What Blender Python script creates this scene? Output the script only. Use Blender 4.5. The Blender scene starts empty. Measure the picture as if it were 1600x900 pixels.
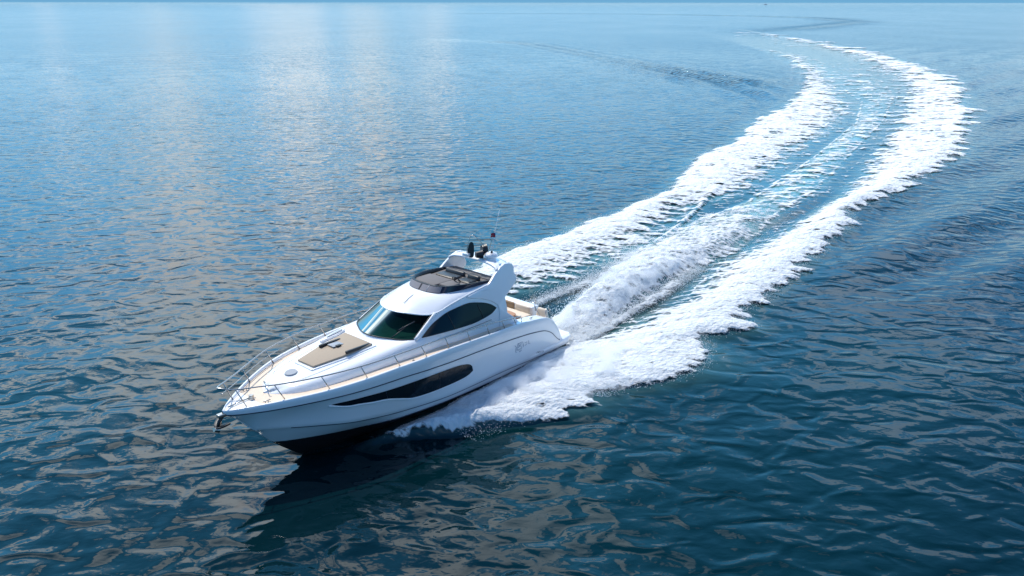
import bpy, math, numpy as np
from mathutils import Matrix, Vector
rad = math.radians
S = bpy.context.scene
C = S.collection

# ------------------------------------------------------------------ camera
CAM_H = 15.41
cd = bpy.data.cameras.new('camera'); cam = bpy.data.objects.new('camera', cd); C.objects.link(cam)
cd.sensor_width = 36; cd.lens = 27.0; cd.clip_start = 0.1; cd.clip_end = 60000
cam.location = (0, 0, CAM_H); cam.rotation_euler = (rad(90 - 20.41), rad(-0.04), 0)
S.camera = cam

# ------------------------------------------------------------------ sun, sky, exposure
SUN_AZ, SUN_EL = -38.0, 61.0            # azimuth clockwise from +Y
sd = bpy.data.lights.new('sun', 'SUN'); so = bpy.data.objects.new('sun', sd); C.objects.link(so)
sd.energy = 4.0; sd.angle = rad(0.6); sd.color = (1.0, 0.95, 0.87)
sv = Vector((math.sin(rad(SUN_AZ)) * math.cos(rad(SUN_EL)), math.cos(rad(SUN_AZ)) * math.cos(rad(SUN_EL)), math.sin(rad(SUN_EL))))
so.rotation_euler = sv.to_track_quat('Z', 'Y').to_euler(); so.location = (-30, 60, 60)
S.view_settings.view_transform = 'Standard'; S.view_settings.look = 'None'
S.view_settings.exposure = 0.0; S.view_settings.gamma = 1.0
S.view_settings.use_curve_mapping = False
S.cycles.use_denoising = True
S.cycles.max_bounces = 12; S.cycles.volume_bounces = 8; S.cycles.volume_step_rate = 1.0; S.cycles.volume_max_steps = 128; S.cycles.transparent_max_bounces = 12
S.cycles.sample_clamp_indirect = 4.0
S.cycles.caustics_reflective = False; S.cycles.caustics_refractive = False

def N(nt, typ, **kw):
    n = nt.nodes.new(typ)
    for k, v in kw.items():
        if k.startswith('i_'):
            n.inputs[k[2:].replace('_', ' ')].default_value = v
        else:
            setattr(n, k, v)
    return n
def ramp(nt, stops, interp='LINEAR'):
    r = nt.nodes.new('ShaderNodeValToRGB'); r.color_ramp.interpolation = interp
    e = r.color_ramp.elements
    while len(e) < len(stops): e.new(0.5)
    for k, (p, c) in enumerate(stops):
        e[k].position = p
        e[k].color = (c, c, c, 1) if isinstance(c, (int, float)) else (*c, 1)
    return r
def math_(nt, op, a, b=None, c=None, clamp=False):
    m = nt.nodes.new('ShaderNodeMath'); m.operation = op; m.use_clamp = clamp
    for k, v in enumerate((a, b, c)):
        if v is None: continue
        if isinstance(v, (int, float)): m.inputs[k].default_value = v
        else: nt.links.new(v, m.inputs[k])
    return m.outputs[0]
def mapr(nt, v, a, b, c=0.0, d=1.0, smooth=True):
    m = nt.nodes.new('ShaderNodeMapRange'); m.interpolation_type = 'SMOOTHSTEP' if smooth else 'LINEAR'
    nt.links.new(v, m.inputs['Value'])
    m.inputs['From Min'].default_value = a; m.inputs['From Max'].default_value = b
    m.inputs['To Min'].default_value = c; m.inputs['To Max'].default_value = d
    return m.outputs['Result']

W = bpy.data.worlds.new('World'); S.world = W; W.use_nodes = True
nt = W.node_tree; nt.nodes.clear(); lk = nt.links.new
sky = N(nt, 'ShaderNodeTexSky', sky_type='NISHITA', sun_disc=False)
sky.sun_elevation = rad(SUN_EL); sky.sun_rotation = rad(SUN_AZ)
sky.air_density = 1.0; sky.dust_density = 0.1; sky.ozone_density = 3.0
bg = N(nt, 'ShaderNodeBackground'); bg.inputs['Strength'].default_value = 0.13
tint = N(nt, 'ShaderNodeMix', data_type='RGBA', blend_type='MULTIPLY'); tint.inputs[0].default_value = 1.0; tint.inputs[7].default_value = (0.26, 0.72, 1.12, 1)
lk(sky.outputs[0], tint.inputs[6]); lk(tint.outputs[2], bg.inputs['Color'])
tc = N(nt, 'ShaderNodeTexCoord'); sep = N(nt, 'ShaderNodeSeparateXYZ'); lk(tc.outputs['Generated'], sep.inputs[0])
X, Y, Z = sep.outputs
zz = math_(nt, 'ADD', math_(nt, 'MAXIMUM', Z, 0.0), 0.22)
cmb = N(nt, 'ShaderNodeCombineXYZ')
lk(math_(nt, 'DIVIDE', X, zz), cmb.inputs[0]); lk(math_(nt, 'DIVIDE', Y, zz), cmb.inputs[1])
cl = N(nt, 'ShaderNodeTexNoise'); cl.inputs['Scale'].default_value = 1.7; cl.inputs['Detail'].default_value = 5; cl.inputs['Roughness'].default_value = 0.55; cl.inputs['Distortion'].default_value = 0.3
lk(cmb.outputs[0], cl.inputs['Vector'])
# broken cloud stands in front of the camera, thinning to the right and overhead; behind is clear blue
az = math_(nt, 'ARCTAN2', X, Y)
cov = mapr(nt, math_(nt, 'ADD', cl.outputs['Fac'], mapr(nt, az, -0.05, -0.45, 0.0, 0.045)), 0.505, 0.545)
front = math_(nt, 'MULTIPLY', mapr(nt, az, -1.9, -1.2), mapr(nt, az, 0.55, -0.25, 0.34, 1.0))
wide = math_(nt, 'MULTIPLY', mapr(nt, az, -2.0, -1.3), mapr(nt, az, 1.7, 0.6))
elv = math_(nt, 'MULTIPLY', mapr(nt, Z, 0.22, 0.40), mapr(nt, Z, 0.86, 0.62))
cmask = math_(nt, 'MULTIPLY', cov, math_(nt, 'MULTIPLY', front, elv))
cbg = N(nt, 'ShaderNodeBackground'); cbg.inputs['Color'].default_value = (0.88, 0.94, 0.98, 1); cbg.inputs['Strength'].default_value = 3.0
veil = N(nt, 'ShaderNodeBackground'); veil.inputs['Color'].default_value = (0.135, 0.56, 1.04, 1); veil.inputs['Strength'].default_value = 2.15
vwide = math_(nt, 'MULTIPLY', wide, mapr(nt, az, 0.85, -0.20, 0.28, 1.0))
vm = math_(nt, 'MULTIPLY', math_(nt, 'MULTIPLY', vwide, mapr(nt, Z, 0.95, 0.30)), 0.95)
mv = N(nt, 'ShaderNodeMixShader'); lk(vm, mv.inputs[0]); lk(bg.outputs[0], mv.inputs[1]); lk(veil.outputs[0], mv.inputs[2])
# pale haze low over the sea
haz = N(nt, 'ShaderNodeBackground'); haz.inputs['Color'].default_value = (0.56, 0.84, 1.02, 1); haz.inputs['Strength'].default_value = 1.12
mh = N(nt, 'ShaderNodeMixShader'); lk(math_(nt, 'MULTIPLY', wide, mapr(nt, Z, 0.24, 0.04)), mh.inputs[0]); lk(mv.outputs[0], mh.inputs[1]); lk(haz.outputs[0], mh.inputs[2])
# towering cloud heads, brightest in two narrow columns
tw = N(nt, 'ShaderNodeTexNoise'); tw.inputs['Scale'].default_value = 1.0; tw.inputs['Detail'].default_value = 4
tcb = N(nt, 'ShaderNodeCombineXYZ'); lk(math_(nt, 'MULTIPLY', az, 9.0), tcb.inputs[0]); lk(math_(nt, 'MULTIPLY', Z, 3.2), tcb.inputs[1]); lk(tcb.outputs[0], tw.inputs['Vector'])
def lobe(a0, w):
    d = math_(nt, 'DIVIDE', math_(nt, 'SUBTRACT', az, a0), w)
    return math_(nt, 'POWER', 2.718, math_(nt, 'MULTIPLY', math_(nt, 'MULTIPLY', d, d), -1.0))
lob = math_(nt, 'ADD', math_(nt, 'ADD', math_(nt, 'MULTIPLY', lobe(-0.42, 0.04), 0.11), math_(nt, 'MULTIPLY', lobe(-0.285, 0.045), 0.18)), math_(nt, 'MULTIPLY', lobe(-0.17, 0.03), 0.10))
tmask = mapr(nt, math_(nt, 'ADD', tw.outputs['Fac'], lob), 0.56, 0.68)
tmask = math_(nt, 'MULTIPLY', math_(nt, 'MULTIPLY', tmask, front), math_(nt, 'MULTIPLY', mapr(nt, Z, 0.04, 0.12), mapr(nt, Z, 0.55, 0.40)))
tbg = N(nt, 'ShaderNodeBackground'); tbg.inputs['Color'].default_value = (1.0, 0.97, 0.94, 1); tbg.inputs['Strength'].default_value = 1.8
mt = N(nt, 'ShaderNodeMixShader'); lk(tmask, mt.inputs[0]); lk(mh.outputs[0], mt.inputs[1]); lk(tbg.outputs[0], mt.inputs[2])
mx = N(nt, 'ShaderNodeMixShader'); lk(cmask, mx.inputs[0]); lk(mt.outputs[0], mx.inputs[1]); lk(cbg.outputs[0], mx.inputs[2])
# clear blue strip right over the horizon
hb = N(nt, 'ShaderNodeBackground'); hb.inputs['Color'].default_value = (0.16, 0.42, 0.68, 1); hb.inputs['Strength'].default_value = 1.0
hmask = mapr(nt, Z, 0.022, 0.006)
mx2 = N(nt, 'ShaderNodeMixShader'); lk(hmask, mx2.inputs[0]); lk(mx.outputs[0], mx2.inputs[1]); lk(hb.outputs[0], mx2.inputs[2])
wo = N(nt, 'ShaderNodeOutputWorld'); lk(mx2.outputs[0], wo.inputs['Surface'])

# ------------------------------------------------------------------ noise in numpy
def hashg(ix, iy, seed):
    h = (ix.astype(np.int64) * 374761393 + iy.astype(np.int64) * 668265263 + seed * 974711) & 0x7fffffff
    h = ((h ^ (h >> 13)) * 1274126177) & 0x7fffffff
    return ((h ^ (h >> 16)) & 0xffff) / 65535.0 * 2 * np.pi
def perlin(x, y, seed=0):
    x0 = np.floor(x); y0 = np.floor(y); fx = x - x0; fy = y - y0
    u = fx * fx * fx * (fx * (fx * 6 - 15) + 10); v = fy * fy * fy * (fy * (fy * 6 - 15) + 10)
    r = []
    for dx, dy in ((0, 0), (1, 0), (0, 1), (1, 1)):
        a = hashg(x0 + dx, y0 + dy, seed)
        r.append(np.cos(a) * (fx - dx) + np.sin(a) * (fy - dy))
    return 1.5 * ((r[0] * (1 - u) + r[1] * u) * (1 - v) + (r[2] * (1 - u) + r[3] * u) * v)
def fbm(x, y, oc=4, seed=0, g=0.5):
    s = 0; a = 1; t = 0
    for k in range(oc):
        s = s + a * perlin(x * 2**k + 17.3 * k, y * 2**k - 9.1 * k, seed + k); t += a; a *= g
    return s / t
sstep = lambda a, b, x: (lambda t: t * t * (3 - 2 * t))(np.clip((x - a) / (b - a), 0, 1))

# ------------------------------------------------------------------ wake layout (metres on the water, y = distance ahead of the drone)
def curve(pts):
    p = np.array(sorted(pts, key=lambda a: a[1]), float)
    return lambda y: np.interp(y, p[:, 1], p[:, 0])
def smooth_curve(pts, w):
    c = curve(pts); ys = np.exp(np.linspace(math.log(18), math.log(900), 900)); xs = c(ys)
    k = np.exp(-np.linspace(-2, 2, 2 * w + 1)**2); k /= k.sum()
    xp = np.convolve(np.pad(xs, w, mode='edge'), k, 'valid')
    return lambda y: np.interp(y, ys, xp)
c_mid = smooth_curve([(-6, 26), (1.2, 33.5), (5.2, 38.4), (7.9, 42.5), (10.8, 47.4), (15.4, 54.2), (21.5, 63.0), (31.2, 75.7), (43.8, 96.2), (57.1, 120.7), (67.6, 143.0), (81.9, 178.1), (98.5, 232.1), (108.1, 288.7), (112.4, 354.1), (116, 500)], 8)
c_lout = smooth_curve([(-12, 25), (-7.5, 33), (-4, 41), (-0.6, 47.1), (1.3, 49.3), (3.9, 51.9), (5.2, 54.2), (8.2, 57.6), (13.8, 65.3), (18.1, 76.7), (20.3, 81.8), (26.0, 89.3), (33.1, 105.9), (42.2, 121.5), (50.4, 138.0), (61.1, 164.7), (69.7, 193.8), (80.8, 237.6), (86.6, 280.7), (94, 350)], 4)
c_lin = smooth_curve([(-6, 29), (-3.6, 35), (-0.5, 40.0), (3.2, 43.1), (4.9, 44.5), (7.0, 47.1), (9.3, 49.2), (15.2, 60.6), (19.5, 64.6), (22.5, 68.0), (32.5, 86.4), (43.2, 104.2), (52.9, 124.6), (64, 155), (76.1, 188.3), (88, 240), (93, 290)], 6)
c_rout = curve([(-5.6, 23.6), (-4.8, 24.9), (-2.4, 25.4), (-1.0, 25.9), (0.8, 26.3), (2.6, 27.0), (3.8, 28.4), (6.0, 29.3), (7.4, 30.0), (8.6, 31.4), (9.0, 33.9), (11.8, 35.3), (11.7, 36.9), (14.0, 39.6), (17.4, 44.5), (20.6, 48.5), (21.2, 50.2), (23.9, 53.2), (26.9, 59.1), (29.8, 62.5), (34.2, 66.2), (37.9, 70.7), (46.7, 80.7), (60.3, 101.9), (67.2, 113.5), (79.9, 138.0), (92.5, 164.7), (103.9, 197.7), (115.0, 237.6), (123.5, 288.7), (129.9, 354.1), (133.5, 411.1), (138.8, 457.0), (141, 520)])
c_rin = smooth_curve([(-7.2, 24.4), (-5.3, 24.8), (-0.6, 31.2), (2.8, 33.7), (4.5, 34.9), (6.3, 36.9), (8.6, 38.8), (10.8, 42.2), (12.7, 45.6), (16.3, 49.3), (23.7, 58.4), (29.6, 66.2), (44.3, 89.3), (62.3, 121.5), (76.6, 149.6), (91.7, 188.3), (107.0, 249.4), (117, 310), (124.7, 366.9), (132, 440), (140, 520)], 5)
c_cl = smooth_curve([(1.3, 34.5), (2.2, 37.2), (3.6, 39.2), (6.2, 43.4), (7.6, 47.3), (10.4, 51.0), (14.3, 56.3), (19.2, 61.6), (22.3, 66.2), (31.7, 80.7), (47.0, 106.0), (58.0, 130), (68.0, 170), (76, 215)], 4)
c_cr = smooth_curve([(2.6, 33.9), (5.0, 36.6), (7.8, 41.0), (10.2, 44.1), (15.0, 49.0), (20.5, 58), (26.6, 66.2), (38.5, 86.4), (52.0, 109), (66.0, 136), (77, 165), (86.0, 205), (93, 245)], 4)

# boat frame, shared by the wake and the yacht
hB, tB = rad(230.3), rad(2.78)
oB = np.array([1.185, 34.976, 0.0])
fB = np.array([math.cos(hB) * math.cos(tB), math.sin(hB) * math.cos(tB), math.sin(tB)]); pB = np.array([-math.sin(hB), math.cos(hB), 0.0]); uB = np.cross(fB, pB)

def dist_poly(x, y, pts):
    d = np.full(x.shape, 1e9); side = np.zeros(x.shape)
    for (x0, y0), (x1, y1) in zip(pts[:-1], pts[1:]):
        ex, ey = x1 - x0, y1 - y0; L2 = ex * ex + ey * ey
        t = np.clip(((x - x0) * ex + (y - y0) * ey) / L2, 0, 1)
        qx, qy = x - x0 - t * ex, y - y0 - t * ey; q = np.hypot(qx, qy)
        s = np.sign(ex * qy - ey * qx); m = q < d
        side = np.where(m, s, side); d = np.where(m, q, d)
    return d, side

rng = np.random.default_rng(5)
WAVES = []
for k in range(56):
    lam = 1.3 * (11 / 1.3) ** rng.random()
    th = math.pi / 2 + rng.normal(0, 1.05) + 0.12
    sl = 0.0046 * (0.75 if lam < 1.5 else 1.0) * (1.25 if lam > 5 else 1)
    WAVES.append((lam, th, sl, rng.random() * 2 * math.pi))

def profile(x, y):
    """bands of the wake at (x, y): returns normalised lateral data"""
    yc = np.clip(y, 18, 900)
    return dict(mid=c_mid(yc), lo=c_lout(yc), li=c_lin(yc), ro=c_rout(yc), ri=c_rin(yc), cl=c_cl(yc), cr=c_cr(yc))

def wake_height(x, y):
    P = profile(x, y)
    s = np.maximum(y - 33, 0)
    age = 1 + s / 45.0
    gate = sstep(22.5, 26, y) * (1 - sstep(430, 600, y))
    h = 0
    # right arm: a rounded ridge whose outer lip stands up
    w = np.maximum(P['ro'] - P['ri'], 0.8); v = (x - P['ri']) / w
    h = h + gate * (0.42 / np.sqrt(age)) * np.exp(-((v - 0.72) / 0.33)**2)
    h = h - gate * (0.22 / age) * np.exp(-((v + 0.25) / 0.3)**2)
    # left arm
    w = np.maximum(P['li'] - P['lo'], 0.8); v = (x - P['lo']) / w
    g2 = sstep(28, 34, y) * (1 - sstep(260, 400, y))
    h = h + g2 * (0.45 / np.sqrt(age)) * np.exp(-((v - 0.3) / 0.33)**2)
    h = h - g2 * (0.25 / age) * np.exp(-((v - 1.4) / 0.35)**2)
    # propeller wash: a ridge that rises out of the hollow behind the transom
    w = np.maximum(P['cr'] - P['cl'], 0.8); v = (x - P['cl']) / w
    g3 = sstep(34.2, 36.5, y) * (1 - sstep(200, 300, y))
    rise = 0.12 + 0.55 * sstep(35, 39, y) * (1 - sstep(42, 62, y))
    h = h + g3 * rise * np.exp(-((v - 0.5) / 0.42)**4)
    # hollow right behind the hull
    u = (x - oB[0]) * fB[0] + (y - oB[1]) * fB[1]; vv = (x - oB[0]) * pB[0] + (y - oB[1]) * pB[1]
    h = h - 0.35 * np.exp(-((u + 2.0) / 2.6)**2 - (vv / 2.6)**2)
    # waves running out from the right arm
    e = x - P['ro']
    ge = sstep(0, 3, e) * np.exp(-np.maximum(e, 0) / 38.0) * sstep(34, 48, y) * (1 - sstep(210, 330, y))
    lamk = 6.3 + y * 0.02
    ph = (-0.64 * x + 0.77 * y) / lamk * 2 * np.pi
    h = h + ge * 0.36 * (np.cos(ph + 1.2 * fbm(x / 30, y / 30, 2, 5))) * (0.65 + 0.7 * perlin(x / 14, y / 14, 9))
    # wave train left of the left arm
    d, sd_ = dist_poly(x, y, [(-30, 355), (7, 318), (33, 215), (46, 163), (45, 128), (33, 100)])
    gl = np.exp(-(d / 9.0)**2) * sstep(0, 8, P['lo'] - x)
    h = h + gl * (0.42 - 0.36 * sstep(170, 240, y)) * np.cos(sd_ * d * 2 * np.pi / 6.5 + 1.5 * fbm(x / 18, y / 18, 2, 7)) * (0.8 + 0.7 * perlin(x / 10, y / 10, 3))
    # far loop of the track, long smooth swells
    d, sd_ = dist_poly(x, y, [(140, 430), (178, 514), (262, 642), (299, 708), (330, 900), (260, 1030), (60, 1180), (-200, 1300)])
    h = h + 0.15 * sstep(120, 220, x) * np.exp(-(d / (12 + y * 0.012))**2) * np.cos(sd_ * d * 2 * np.pi / (18 + y * 0.02)) * sstep(350, 520, y)
    return h

def sea_height(x, y, spacing):
    h = wake_height(x, y)
    P = profile(x, y)
    inside = sstep(0, 3, x - P['lo']) * sstep(0, 3, P['ro'] - x) * sstep(26, 34, y) * (1 - sstep(300, 450, y))
    calm = 1 - 0.75 * inside
    patch = 0.8 + 0.5 * perlin(x / 40, y / 60, 31)
    wx = x + 0.5 * perlin(x / 3, y / 3, 41); wy = y + 0.35 * perlin(x / 2.3, y / 2.3, 42)
    for lam, th, sl, ph in WAVES:
        att = sstep(2.5, 6.0, lam / spacing)
        if att.max() <= 0: continue
        k = 2 * np.pi / lam
        h = h + (sl / k) * att * calm * patch * np.sin(k * (math.cos(th) * wx + math.sin(th) * wy) + ph)
    return h

# ------------------------------------------------------------------ mesh helper
def mesh_obj(name, V, F, mat=None, parent=None, smooth=True, attrs=None):
    V = np.asarray(V, np.float32)
    me = bpy.data.meshes.new(name)
    if isinstance(F, np.ndarray):
        nf, k = F.shape
        me.vertices.add(len(V)); me.vertices.foreach_set('co', V.ravel())
        me.loops.add(nf * k); me.loops.foreach_set('vertex_index', F.ravel().astype(np.int32))
        me.polygons.add(nf); me.polygons.foreach_set('loop_start', (np.arange(nf) * k).astype(np.int32))
        me.polygons.foreach_set('loop_total', np.full(nf, k, np.int32)); me.update(calc_edges=True)
    else:
        me.from_pydata([tuple(map(float, v)) for v in V], [], [list(map(int, f)) for f in F]); me.update()
    for n_, (kind, data) in (attrs or {}).items():
        a = me.attributes.new(n_, kind, 'POINT')
        a.data.foreach_set('value' if kind == 'FLOAT' else 'vector', np.asarray(data, np.float32).ravel())
    if smooth: me.polygons.foreach_set('use_smooth', np.ones(len(me.polygons), bool))
    if mat: me.materials.append(mat)
    o = bpy.data.objects.new(name, me); C.objects.link(o)
    if parent: o.parent = parent
    return o
def grid_faces(nr, nc):
    i = np.arange((nr - 1) * (nc - 1)); r = i // (nc - 1); c = i % (nc - 1); a = r * nc + c
    return np.stack([a, a + 1, a + nc + 1, a + nc], 1)

# ------------------------------------------------------------------ materials
def new_mat(name):
    m = bpy.data.materials.new(name); m.use_nodes = True
    return m, m.node_tree, m.node_tree.nodes['Principled BSDF']
def simple(name, col, rough=0.4, metal=0.0, coat=0.0, bump=0.0, bscale=30, var=0.0):
    m, nt, p = new_mat(name)
    p.inputs['Base Color'].default_value = (*col, 1); p.inputs['Roughness'].default_value = rough
    if name == 'smoked_glass': p.inputs['Specular IOR Level'].default_value = 0.22
    p.inputs['Metallic'].default_value = metal; p.inputs['Coat Weight'].default_value = coat; p.inputs['Coat Roughness'].default_value = 0.05
    t = N(nt, 'ShaderNodeTexCoord'); n = N(nt, 'ShaderNodeTexNoise'); n.inputs['Scale'].default_value = bscale; n.inputs['Detail'].default_value = 3
    nt.links.new(t.outputs['Object'], n.inputs['Vector'])
    if var:
        mixc = N(nt, 'ShaderNodeMix', data_type='RGBA'); mixc.inputs[6].default_value = (*[c * (1 - var) for c in col], 1); mixc.inputs[7].default_value = (*[min(1, c * (1 + var * .6)) for c in col], 1)
        nt.links.new(n.outputs['Fac'], mixc.inputs[0]); nt.links.new(mixc.outputs[2], p.inputs['Base Color'])
    if bump:
        b = N(nt, 'ShaderNodeBump'); b.inputs['Strength'].default_value = bump; b.inputs['Distance'].default_value = 0.01
        nt.links.new(n.outputs['Fac'], b.inputs['Height']); nt.links.new(b.outputs[0], p.inputs['Normal'])
    return m

# water
mw, nt, p = new_mat('sea_water')
p.inputs['Roughness'].default_value = 0.045; p.inputs['IOR'].default_value = 1.333
geo = N(nt, 'ShaderNodeNewGeometry')
mp = N(nt, 'ShaderNodeMapping'); mp.inputs['Scale'].default_value = (0.86, 1.30, 1.0); mp.inputs['Rotation'].default_value = (0, 0, rad(8)); nt.links.new(geo.outputs['Position'], mp.inputs[0])
n1 = N(nt, 'ShaderNodeTexNoise'); n1.inputs['Scale'].default_value = 0.80; n1.inputs['Detail'].default_value = 0.8; n1.inputs['Roughness'].default_value = 0.42; n1.inputs['Distortion'].default_value = 0.7
nt.links.new(mp.outputs[0], n1.inputs['Vector'])
n2 = N(nt, 'ShaderNodeTexNoise'); n2.inputs['Scale'].default_value = 3.4; n2.inputs['Detail'].default_value = 1.0; n2.inputs['Distortion'].default_value = 0.5
nt.links.new(mp.outputs[0], n2.inputs['Vector'])
hsum = math_(nt, 'MULTIPLY_ADD', n2.outputs['Fac'], 0.05, n1.outputs['Fac'])
bp = N(nt, 'ShaderNodeBump'); bp.inputs['Strength'].default_value = 1.0; bp.inputs['Distance'].default_value = 0.175
ripa = N(nt, 'ShaderNodeAttribute', attribute_name='rip'); nt.links.new(math_(nt, 'MULTIPLY', hsum, ripa.outputs['Fac']), bp.inputs['Height']); nt.links.new(bp.outputs[0], p.inputs['Normal'])
att = N(nt, 'ShaderNodeAttribute', attribute_name='aer')
big = N(nt, 'ShaderNodeTexNoise'); big.inputs['Scale'].default_value = 0.035; big.inputs['Detail'].default_value = 2; nt.links.new(geo.outputs['Position'], big.inputs['Vector'])
deep = N(nt, 'ShaderNodeMix', data_type='RGBA'); deep.inputs[6].default_value = (0.0003, 0.0085, 0.0120, 1); deep.inputs[7].default_value = (0.0004, 0.0190, 0.0240, 1)
nt.links.new(mapr(nt, big.outputs['Fac'], 0.38, 0.62), deep.inputs[0])
aer = N(nt, 'ShaderNodeMix', data_type='RGBA'); aer.inputs[7].default_value = (0.16, 0.40, 0.42, 1)
nt.links.new(att.outputs['Fac'], aer.inputs[0]); nt.links.new(deep.outputs[2], aer.inputs[6]); nt.links.new(aer.outputs[2], p.inputs['Base Color'])

# foam
mf, nt, p = new_mat('sea_foam')
p.inputs['Base Color'].default_value = (0.73, 0.76, 0.77, 1); p.inputs['Roughness'].default_value = 0.9
p.inputs['Specular IOR Level'].default_value = 0.15
p.inputs['Subsurface Weight'].default_value = 0.4; p.inputs['Subsurface Radius'].default_value = (0.30, 0.34, 0.38); p.inputs['Subsurface Scale'].default_value = 1.0
a1 = N(nt, 'ShaderNodeAttribute', attribute_name='dens'); a2 = N(nt, 'ShaderNodeAttribute', attribute_name='fco')
nf = N(nt, 'ShaderNodeTexNoise'); nf.inputs['Scale'].default_value = 1.0; nf.inputs['Detail'].default_value = 6; nf.inputs['Roughness'].default_value = 0.62; nf.inputs['Distortion'].default_value = 0.6
mpf = N(nt, 'ShaderNodeMapping'); mpf.inputs['Scale'].default_value = (0.85, 3.0, 1); nt.links.new(a2.outputs['Vector'], mpf.inputs[0]); nt.links.new(mpf.outputs[0], nf.inputs['Vector'])
vo = N(nt, 'ShaderNodeTexVoronoi', feature='DISTANCE_TO_EDGE'); vo.inputs['Scale'].default_value = 2.2
dst = N(nt, 'ShaderNodeVectorMath', operation='MULTIPLY_ADD'); dst.inputs[1].default_value = (0.5, 0.5, 0.0)
nt.links.new(nf.outputs['Color'], dst.inputs[0]); nt.links.new(a2.outputs['Vector'], dst.inputs[2]); nt.links.new(dst.outputs[0], vo.inputs['Vector'])
cell = mapr(nt, vo.outputs['Distance'], 0.0, 0.22, 0.16, -0.10)
tot = math_(nt, 'ADD', math_(nt, 'ADD', a1.outputs['Fac'], math_(nt, 'MULTIPLY_ADD', nf.outputs['Fac'], 2.5, -1.25)), cell)
alpha = mapr(nt, tot, 0.37, 0.80)
nt.links.new(alpha, p.inputs['Alpha'])
nb = N(nt, 'ShaderNodeTexNoise'); nb.inputs['Scale'].default_value = 5; nb.inputs['Detail'].default_value = 4; nt.links.new(a2.outputs['Vector'], nb.inputs['Vector'])
bf = N(nt, 'ShaderNodeBump'); bf.inputs['Strength'].default_value = 1.0; bf.inputs['Distance'].default_value = 0.22
nt.links.new(math_(nt, 'ADD', nb.outputs['Fac'], math_(nt, 'MULTIPLY', nf.outputs['Fac'], 1.2)), bf.inputs['Height']); nt.links.new(bf.outputs[0], p.inputs['Normal'])
md = simple('spray_white', (0.88, 0.90, 0.91), 0.7)

# ------------------------------------------------------------------ sea sheet
def fan(u, ys, off=12.0):
    U, YY = np.meshgrid(u, ys); return U * (YY + off), YY
ud = np.linspace(-0.74, 0.74, 760); step = ud[1] - ud[0]
side = [0.74]; g = step
while side[-1] < 14: g *= 1.22; side.append(side[-1] + g)
side = np.array(side[1:]); u = np.concatenate([-side[::-1], ud, side])
ys = [-6.0]; 
while ys[-1] < 14: ys.append(ys[-1] + 0.5)
while ys[-1] < 45000:
    y = ys[-1]; ys.append(y + 0.0024 * (y + 12) * (1 + y / 110.0))
ys = np.array(ys)
Xg, Yg = fan(u, ys)
sp = np.maximum(np.gradient(ys)[:, None] * np.ones_like(Xg), np.abs(np.gradient(Xg, axis=1)))
sp = np.where(np.abs(u)[None, :] > 0.75, 99.0, sp)
Zg = sea_height(Xg, Yg, sp)

def aeration(x, y):
    P = profile(x, y)
    w = np.maximum(P['cr'] - P['cl'], 0.8); v = (x - P['cl']) / w
    a = np.exp(-((v - 0.5) / 0.55)**4) * sstep(34, 36, y) * (0.75 * (1 - sstep(60, 200, y)) + 0.14 * (1 - sstep(180, 300, y)))
    a = a + 0.10 * sstep(0, 3, x - P['lo']) * sstep(0, 3, P['ro'] - x) * sstep(38, 70, y) * (1 - sstep(200, 330, y))
    w = np.maximum(P['ro'] - P['ri'], 0.8); v = (x - P['ri']) / w
    a = a + 0.42 * np.exp(-((v - 0.5) / 0.62)**4) * sstep(24, 27, y) * (1 - 0.5 * sstep(80, 250, y)) * (1 - sstep(350, 500, y))
    w = np.maximum(P['li'] - P['lo'], 0.8); v = (x - P['lo']) / w
    a = a + 0.42 * np.exp(-((v - 0.5) / 0.62)**4) * sstep(30, 33, y) * (1 - 0.5 * sstep(80, 200, y)) * (1 - sstep(230, 330, y))
    return a * (0.8 + 0.5 * fbm(x / 4, y / 4, 2, 55))
def ripple(x, y):
    """how much small ripple the water carries: slick inside the track, ruffled along the old trails"""
    P = profile(x, y)
    ins = sstep(0, 2, x - P['lo']) * sstep(0, 2, P['ro'] - x) * sstep(30, 36, y) * (1 - sstep(300, 450, y))
    g = 1 - 0.62 * ins
    d, _ = dist_poly(x, y, [(128, 440), (178, 514), (262, 642), (299, 708), (330, 860), (290, 990), (178, 1132), (60, 1180), (-60, 1200)])
    g = g + 3.5 * np.exp(-(d / (10 + y * 0.012))**2) * sstep(400, 500, y)
    d, _ = dist_poly(x, y, [(-4, 335), (7, 318), (33, 215), (46, 163)])
    g = g + 2.0 * np.exp(-(d / 7.0)**2)
    return g * (1 + 0.35 * perlin(x / 45, y / 70, 71))
nr, nc = Xg.shape
water = mesh_obj('water', np.stack([Xg, Yg, Zg], -1).reshape(-1, 3), grid_faces(nr, nc), mw,
                 attrs={'aer': ('FLOAT', np.clip(aeration(Xg, Yg), 0, 1)), 'rip': ('FLOAT', ripple(Xg, Yg))})
water['kind'] = 'structure'

# ------------------------------------------------------------------ foam sheet
def foam_grid():
    ys = [23.0]
    while ys[-1] < 540:
        y = ys[-1]; ys.append(y + 0.00165 * (y + 8) * (1 + y / 90.0))
    ys = np.array(ys)
    u = np.linspace(-0.40, 0.74, 900)
    x, y = fan(u, ys)
    return x, y
Xf, Yf = foam_grid()
P = profile(Xf, Yf)
kk = 1 + np.maximum(ys * 0, 0)[0] + np.maximum(Yf - 36, 0) / 38.0
e = (Xf - P['mid']) / kk
ly = np.where(Yf > 36, 38.0 * np.log(kk), Yf - 36)
streak = fbm(e / 2.2 + 0.25 * ly, ly / 0.75, 5, 11, 0.6)           # drawn out sideways, away from the track
lumps = fbm(e / 1.3, ly / 0.9, 5, 12, 0.6)
edge = fbm(e / 6 + 5, ly / 1.3, 4, 13, 0.6)
teeth = np.abs(fbm(e / 9, ly / 1.15, 2, 14))
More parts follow.
